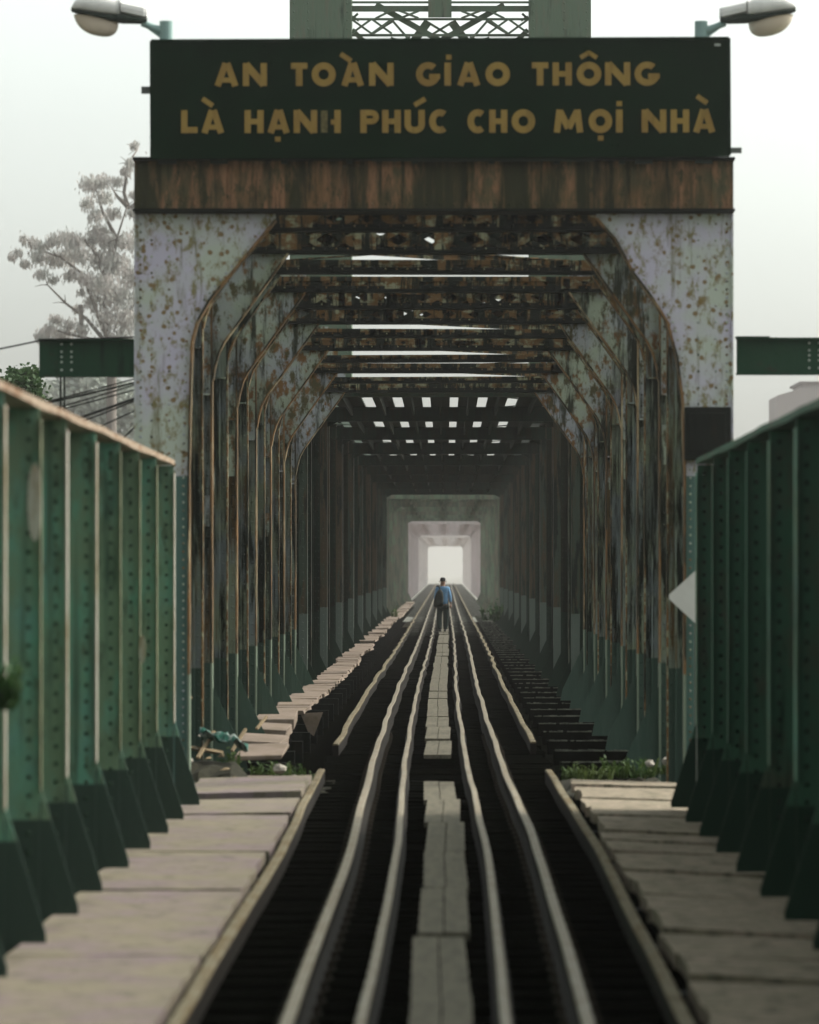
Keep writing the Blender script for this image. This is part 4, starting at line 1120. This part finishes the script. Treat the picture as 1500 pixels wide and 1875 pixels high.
# ------------------------------------------------------------------ trees
def branch(q, p, d, l_, r_, depth, rnd, tips, droop=0):
    pts = [p]; rr = [r_]; k = 4
    for i in range(k):
        d = (d + Vector((rnd.uniform(-.18, .18), rnd.uniform(-.18, .18), rnd.uniform(-.1, .12)))).normalized()
        p = p + d*l_/k; pts.append(p); rr.append(r_*(1 - .5*(i+1)/k))
    q.tube(pts, rr, 6)
    if depth == 0: tips.append((p, d)); tips.append((pts[2], d)); return
    for c in range(rnd.choice((2, 3)) + (depth == 3)):
        nd = (d + Vector((rnd.uniform(-.8, .8), rnd.uniform(-.8, .8), rnd.uniform(-.25, .5)))).normalized()
        branch(q, pts[rnd.choice((2, 3, 4))], nd, l_*rnd.uniform(.55, .8), r_*.5, depth-1, rnd, tips)
def leaves(q, c, rad, n, size, rnd, hang):
    for i in range(n):
        v = Vector((rnd.gauss(0, 1), rnd.gauss(0, 1), rnd.gauss(0, .8)))*rad*.5; p = c + v
        if hang: d = Vector((rnd.uniform(-.35, .35), rnd.uniform(-.35, .35), -1)).normalized()
        else: d = Vector((rnd.uniform(-1, 1), rnd.uniform(-1, 1), rnd.uniform(-.7, .7))).normalized()
        s = size*rnd.uniform(.6, 1.2); w = d.cross(Vector((rnd.uniform(-1, 1), rnd.uniform(-1, 1), .3))).normalized()*s*(.17 if hang else .3)
        q.add([p, p+d*s*.5+w, p+d*s, p+d*s*.5-w], [(0,1,2,3)])
# eucalyptus: crown laid out as clumps hung on limbs
ED = 260.0; e0 = P(200, 0, ED).x
tr = thing('eucalyptus_tree', 'tall hazy eucalyptus with drooping leaf clumps rising behind the left beam', 'tree', (e0, ED, -9))
rnd = random.Random(12); tq = MB(); lq = MB()
def EP(x, y, dy=0): p = P(x, y, ED); return Vector((p.x - e0, dy, p.z + 9))
base = Vector((0, 0, 0)); fork = EP(205, 640)
tq.tube([base, EP(203, 900), fork], [.45, .36, .28], 8)
limbs = [[(205,640),(190,560),(196,520),(215,440),(235,380)], [(205,640),(175,560),(150,500),(110,470),(60,455)], [(190,560),(160,520),(130,505)],
         [(205,640),(160,585),(120,555),(85,520)], [(215,440),(190,390),(175,340)], [(235,380),(225,350),(235,300),(250,270)], [(235,380),(215,360),(205,345)],
         [(205,640),(160,620),(120,610),(90,600)], [(196,520),(180,470),(155,440)], [(205,640),(240,560),(300,480),(340,400)], [(150,560),(151,690)], [(235,380),(290,340),(310,300)]]
for L in limbs:
    pts = [EP(x, y, rnd.uniform(-1, 1)) for x, y in L]; tq.tube(pts, [.15*(1 - .7*i/(len(L)-1)) for i in range(len(L))], 6)
    for p in pts[2:]:
        for k in range(2):
            d_ = Vector((rnd.uniform(-1, 1), rnd.uniform(-.6, .6), rnd.uniform(-.2, .8))).normalized(); tq.tube([p, p+d_*.4, p+d_*.8+Vector((0,0,-.1))], [.04, .025, .012], 5)
clumps = [(165,335,16),(185,330,15),(158,365,12),(195,360,14),(205,385,12),(180,395,14),(215,330,10),(230,310,10),(240,295,9),(250,265,8),(245,350,10),(243,385,10),(180,420,16),(200,440,20),
          (165,435,14),(140,440,16),(120,430,14),(100,440,14),(80,450,12),(60,440,10),(45,435,8),(35,460,9),(25,470,6),(45,480,8),(70,470,13),(95,470,15),(120,465,18),(150,465,18),(180,470,20),(210,480,24),(235,440,18),
          (240,500,24),(80,500,10),(100,510,8),(130,500,12),(160,510,14),(190,520,24),(220,540,26),(240,580,24),(170,550,14),(200,580,24),(220,620,26),(240,640,24),(150,530,8),(140,560,8),(100,580,10),(95,600,12),
          (80,610,12),(110,610,18),(75,615,8),(125,590,12),(150,600,12),(120,640,16),(160,630,16),(190,640,22),(270,420,26),(300,380,26),(320,440,26),(290,500,26),(280,330,20),(270,300,16)]
for x, y, r_ in clumps:
    rad = r_*ED/FPX; n = int(44 + r_*r_*.95)
    leaves(lq, EP(x, y, rnd.uniform(-1.5, 1.5)), rad*1.1, n, .34, rnd, True)
tq.build('trunk', M['bark'], tr, smooth=True); lq.build('crown', M['euc'], tr)
def round_tree(name, label, px, py, D, radpx, zg, m, seed, leafsize, nl, flat=.7):
    rnd = random.Random(seed); c = P(px, py, D); rad = radpx*D/FPX
    root = thing(name, label, 'tree', (c.x, D, zg)); q = MB(); tips = []
    H = c.z - zg
    q.tube([(0,0,0), (rnd.uniform(-.3,.3), 0, H*.5), (0,0,H - rad*.4)], [rad*.12, rad*.09, rad*.06], 7)
    for k in range(7):
        d_ = Vector((rnd.uniform(-1,1), rnd.uniform(-1,1), rnd.uniform(.1,1))).normalized()
        branch(q, Vector((0,0,H - rad*rnd.uniform(.4,.8))), d_, rad*.5, rad*.05, 2, rnd, tips)
    q.build('trunk', M['bark'], root, smooth=True); lq = MB()
    for p, d_ in tips: leaves(lq, p, rad*.22, nl, leafsize, rnd, False)
    for k in range(26):
        v = Vector((rnd.gauss(0,1), rnd.gauss(0,1), rnd.gauss(0,flat))).normalized()*rad*rnd.uniform(.55, .95); v.z *= flat
        leaves(lq, Vector((0,0,H)) + v, rad*.28, nl*2, leafsize, rnd, False)
    lq.build('crown', m, root); return root
round_tree('broadleaf_tree', 'dark green tree top showing over the near end of the left girder', 20, 720, 75, 68, -9, M['leaf'], 3, .11, 90, .75)
round_tree('misty_tree', 'grey misty tree mass behind the cables left of the portal', 190, 760, 330, 130, -9, M['mist'], 4, .7, 70, .8)
round_tree('misty_tree', 'fainter grey tree mass lower behind the left girder', 90, 800, 360, 110, -9, M['mist'], 6, .7, 60, .7)
# building on the right
BD = 420.0; c = P(1425, 718, BD); c2 = P(1470, 703, BD)
bl = thing('far_building', 'pale mauve building with a stepped top, hazy beyond the right girder', 'building', (c.x, BD, -9))
H1, H2, Wd = c.z + 9, c2.z + 9, c2.x - c.x
q = MB(); q.prism([(0, 0), (16, 0), (16, H1+.4), (Wd, H1+.4), (0, H1-.3)], 0, 12); q.box(Wd, 16, .3, 11.7, H1+.41, H2); q.build('wall', M['wall'], bl)
q = MB(); q.box(Wd-.3, 16.3, 0, 12, H2+.01, H2+.25); q.box(-.3, Wd-.35, -.3, 12.2, H1+.42, H1+.6) if False else None; q.build('roof', M['roof'], bl)
for i in range(5):
    for j in range(6):
        q = MB(); q.box(1.2+i*2.9, 2.6+i*2.9, -.06, -.01, 2+j*3.3, 3.8+j*3.3)
        o = q.build('window', M['glass'], bl)

# ------------------------------------------------------------------ side roads and piers (hidden from here, but part of the place)
for x0, x1, lab in ((-6.2, -3.35, 'left'), (3.1, 6.0, 'right')):
    q = MB(); q.box(x0, x1, 38.5, 612, -.9, -.55); o = q.build('road', M['road']); o["kind"] = "structure"
for d_, lab in ((41, 'under the near portal'), (76, 'under the tower'), (180, 'under the start of the third span'), (282, 'under the start of the fourth span'), (407, 'under the start of the fifth span')):
    q = MB(); q.box(-5.5, 5.3, d_-1.2, d_+1.2, -9.0, -2.0); q.box(-5.8, 5.6, d_-1.5, d_+1.5, -1.99, -1.45)
    tag(q.build('bridge_pier', M['pier'], bevel=.15), 'masonry pier ' + lab, 'pier')

# ------------------------------------------------------------------ walking person
PD = 141.5; pc = P(811, 1156, PD)
pz = .02
root = thing('person', 'person seen from behind in blue shirt and dark trousers, walking along the central boards', 'person', (pc.x, PD, pz))
def skinned(name, V, E, Rr, m, parent, rootv=0, sub_=2):
    me = bpy.data.meshes.new(name); me.from_pydata(V, E, []); o = bpy.data.objects.new(name, me); COL.objects.link(o); o.parent = parent
    me.materials.append(m)
    sk = o.modifiers.new('skin', 'SKIN'); sk.use_smooth_shade = True
    lay = me.skin_vertices[0].data if me.skin_vertices else None
    if lay is None: me.attributes; 
    for i, r_ in enumerate(Rr):
        me.skin_vertices[0].data[i].radius = r_ if isinstance(r_, tuple) else (r_, r_)
        me.skin_vertices[0].data[i].use_root = (i == rootv)
    ss = o.modifiers.new('sub', 'SUBSURF'); ss.levels = sub_; ss.render_levels = sub_
    return o
# body: pelvis root, spine, neck, head, arms, legs (left foot behind and lifting, right foot forward)
V = [(0,0,.93),(0,0,1.10),(0,.0,1.30),(0,.01,1.45),(0,.02,1.53),(0,.035,1.60),(0,.04,1.68),(0,.04,1.755),
     (-.17,.0,1.43),(-.24,.01,1.16),(-.25,.05,.93),(.17,.0,1.43),(.245,-.02,1.15),(.255,.04,.90),
     (-.09,0,.88),(-.10,.05,.50),(-.085,-.08,.10),(.09,0,.88),(.085,.06,.50),(.07,.10,.09),(-.09,.06,.035),(.07,.24,.035)]
E = [(0,1),(1,2),(2,3),(3,4),(4,5),(5,6),(6,7),(3,8),(8,9),(9,10),(3,11),(11,12),(12,13),(0,14),(14,15),(15,16),(0,17),(17,18),(18,19),(16,20),(19,21)]
Rr = [(.10,.07),(.10,.075),(.13,.085),(.11,.075),(.058,.058),(.085,.09),(.092,.105),(.06,.07),
      .05,.038,.032,.05,.038,.032,.07,.05,.04,.07,.05,.04,.03,.03]
skinned('body', V, E, Rr, M['skin'], root)
# shirt, trousers, hair: cloth shells a little outside the body
V = [(0,0,.86),(0,0,1.08),(0,0,1.30),(0,.01,1.45),(0,.015,1.50),(-.17,.0,1.43),(-.235,.01,1.17),(-.25,.04,1.00),(.17,.0,1.43),(.24,-.02,1.16),(.253,.03,.97)]
E = [(0,1),(1,2),(2,3),(3,4),(3,5),(5,6),(6,7),(3,8),(8,9),(9,10)]
skinned('shirt', V, E, [(.20,.135),(.185,.13),(.195,.13),(.14,.10),(.07,.07),.078,.062,.052,.078,.062,.052], M['shirt'], root)
V = [(0,0,.90),(-.10,0,.80),(-.115,.05,.48),(-.10,-.08,.06),(.10,0,.80),(.10,.06,.48),(.085,.10,.06)]
skinned('trousers', V, [(0,1),(1,2),(2,3),(0,4),(4,5),(5,6)], [(.165,.125),.118,.098,.082,.118,.098,.082], M['trousers'], root)
V = [(0,.01,1.645),(0,.01,1.73),(0,.03,1.80)]
skinned('hair', V, [(0,1),(1,2)], [(.100,.10),(.112,.118),(.075,.08)], M['hair'], root)
for sx in (-1, 1):
    q = MB(); q.tube([(sx*.104, .03, 1.635), (sx*.112, .03, 1.67)], [.016, .02], 6); q.build('ear', M['skin'], root)
# hands with fingers
for sx, hx, hy, hz in ((-1, -.252, .06, .90), (1, .257, .045, .865)):
    q = MB(); q.tube([(hx, hy, hz+.03), (hx, hy+.005, hz-.04), (hx, hy+.01, hz-.065)], [.028, .036, .03], 8)
    for k in range(4):
        fy = hy - .025 + k*.017; L_ = (.062, .072, .068, .052)[k]
        q.tube([(hx, fy, hz-.055), (hx - sx*.006, fy+.004, hz-.055-L_*.6), (hx - sx*.022, fy+.006, hz-.055-L_)], [.0095, .009, .007], 6)
    q.tube([(hx, hy+.03, hz-.005), (hx - sx*.012, hy+.055, hz-.035), (hx - sx*.018, hy+.06, hz-.062)], [.012, .011, .008], 6)
    q.build('hand', M['skin'], root, smooth=True)
for x, y, z in ((-.088, -.07, .045), (.072, .13, .045)):
    q = MB(); vs = []
    for (dy, w, h) in ((-.08, .035, .05), (-.03, .042, .075), (.05, .046, .06), (.13, .045, .04), (.17, .03, .025)):
        vs += [(x-w, y+dy, 0), (x+w, y+dy, 0), (x+w*.8, y+dy, h), (x-w*.8, y+dy, h)]
    q.add(vs, [(i*4+j, i*4+(j+1) % 4, i*4+4+(j+1) % 4, i*4+4+j) for i in range(4) for j in range(4)] + [(3,2,1,0), (16,17,18,19)])
    q.build('shoe', M['shoe'], root)
bag = thing('backpack', 'black backpack slung over the left shoulder of the walking person', 'backpack', (pc.x, PD, pz))
q = MB(); vs = []; n = 14
for (z_, w, dp_, xo) in ((.80,.07,.05,-.16),(.83,.15,.085,-.15),(.98,.165,.11,-.14),(1.15,.15,.11,-.12),(1.30,.105,.09,-.10),(1.38,.055,.06,-.095),(1.40,.02,.02,-.095)):
    for j in range(n):
        a = 2*pi*j/n; vs.append((xo + w*math.copysign(abs(cos(a))**.7, cos(a)), -.19 + dp_*math.copysign(abs(sin(a))**.7, sin(a)), z_))
q.add(vs, [(i*n+j, i*n+(j+1) % n, (i+1)*n+(j+1) % n, (i+1)*n+j) for i in range(6) for j in range(n)] + [tuple(range(n))[::-1], tuple(range(6*n, 7*n))])
q.build('pack', M['bag'], bag, smooth=True)
q = MB(); q.tube([(-.095, -.19, 1.32), (-.10, -.15, 1.43), (-.13, -.02, 1.525), (-.14, .09, 1.46), (-.13, .15, 1.25), (-.17, .13, 1.08), (-.26, -.06, 1.0)], .022, 6); q.build('strap', M['bag'], bag, smooth=True)
q = MB(); q.tube([(-.10, -.17, 1.47), (-.16, -.14, 1.50), (-.21, -.12, 1.505)], .02, 6); q.build('handle', M['bag'], bag)

# ------------------------------------------------------------------ air
q = MB(); q.box(-1500, 1500, -60, 6000, -10, 36); hz = q.build('haze', None)
hz.data.materials.clear()
hm = bpy.data.materials.new('haze'); hm.use_nodes = True; nn, ll = hm.node_tree.nodes, hm.node_tree.links
nn.remove(nn["Principled BSDF"]); pv = nn.new("ShaderNodeVolumePrincipled")
pv.inputs["Color"].default_value = (1.0, 0.955, 0.935, 1); pv.inputs["Density"].default_value = 0.00045
pv.inputs["Anisotropy"].default_value = 0.84
ll.new(pv.outputs[0], nn["Material Output"].inputs["Volume"]); hz.data.materials.append(hm)
hz["kind"] = "stuff"; hz["label"] = "pale morning haze filling the air around the bridge"; hz["category"] = "haze"
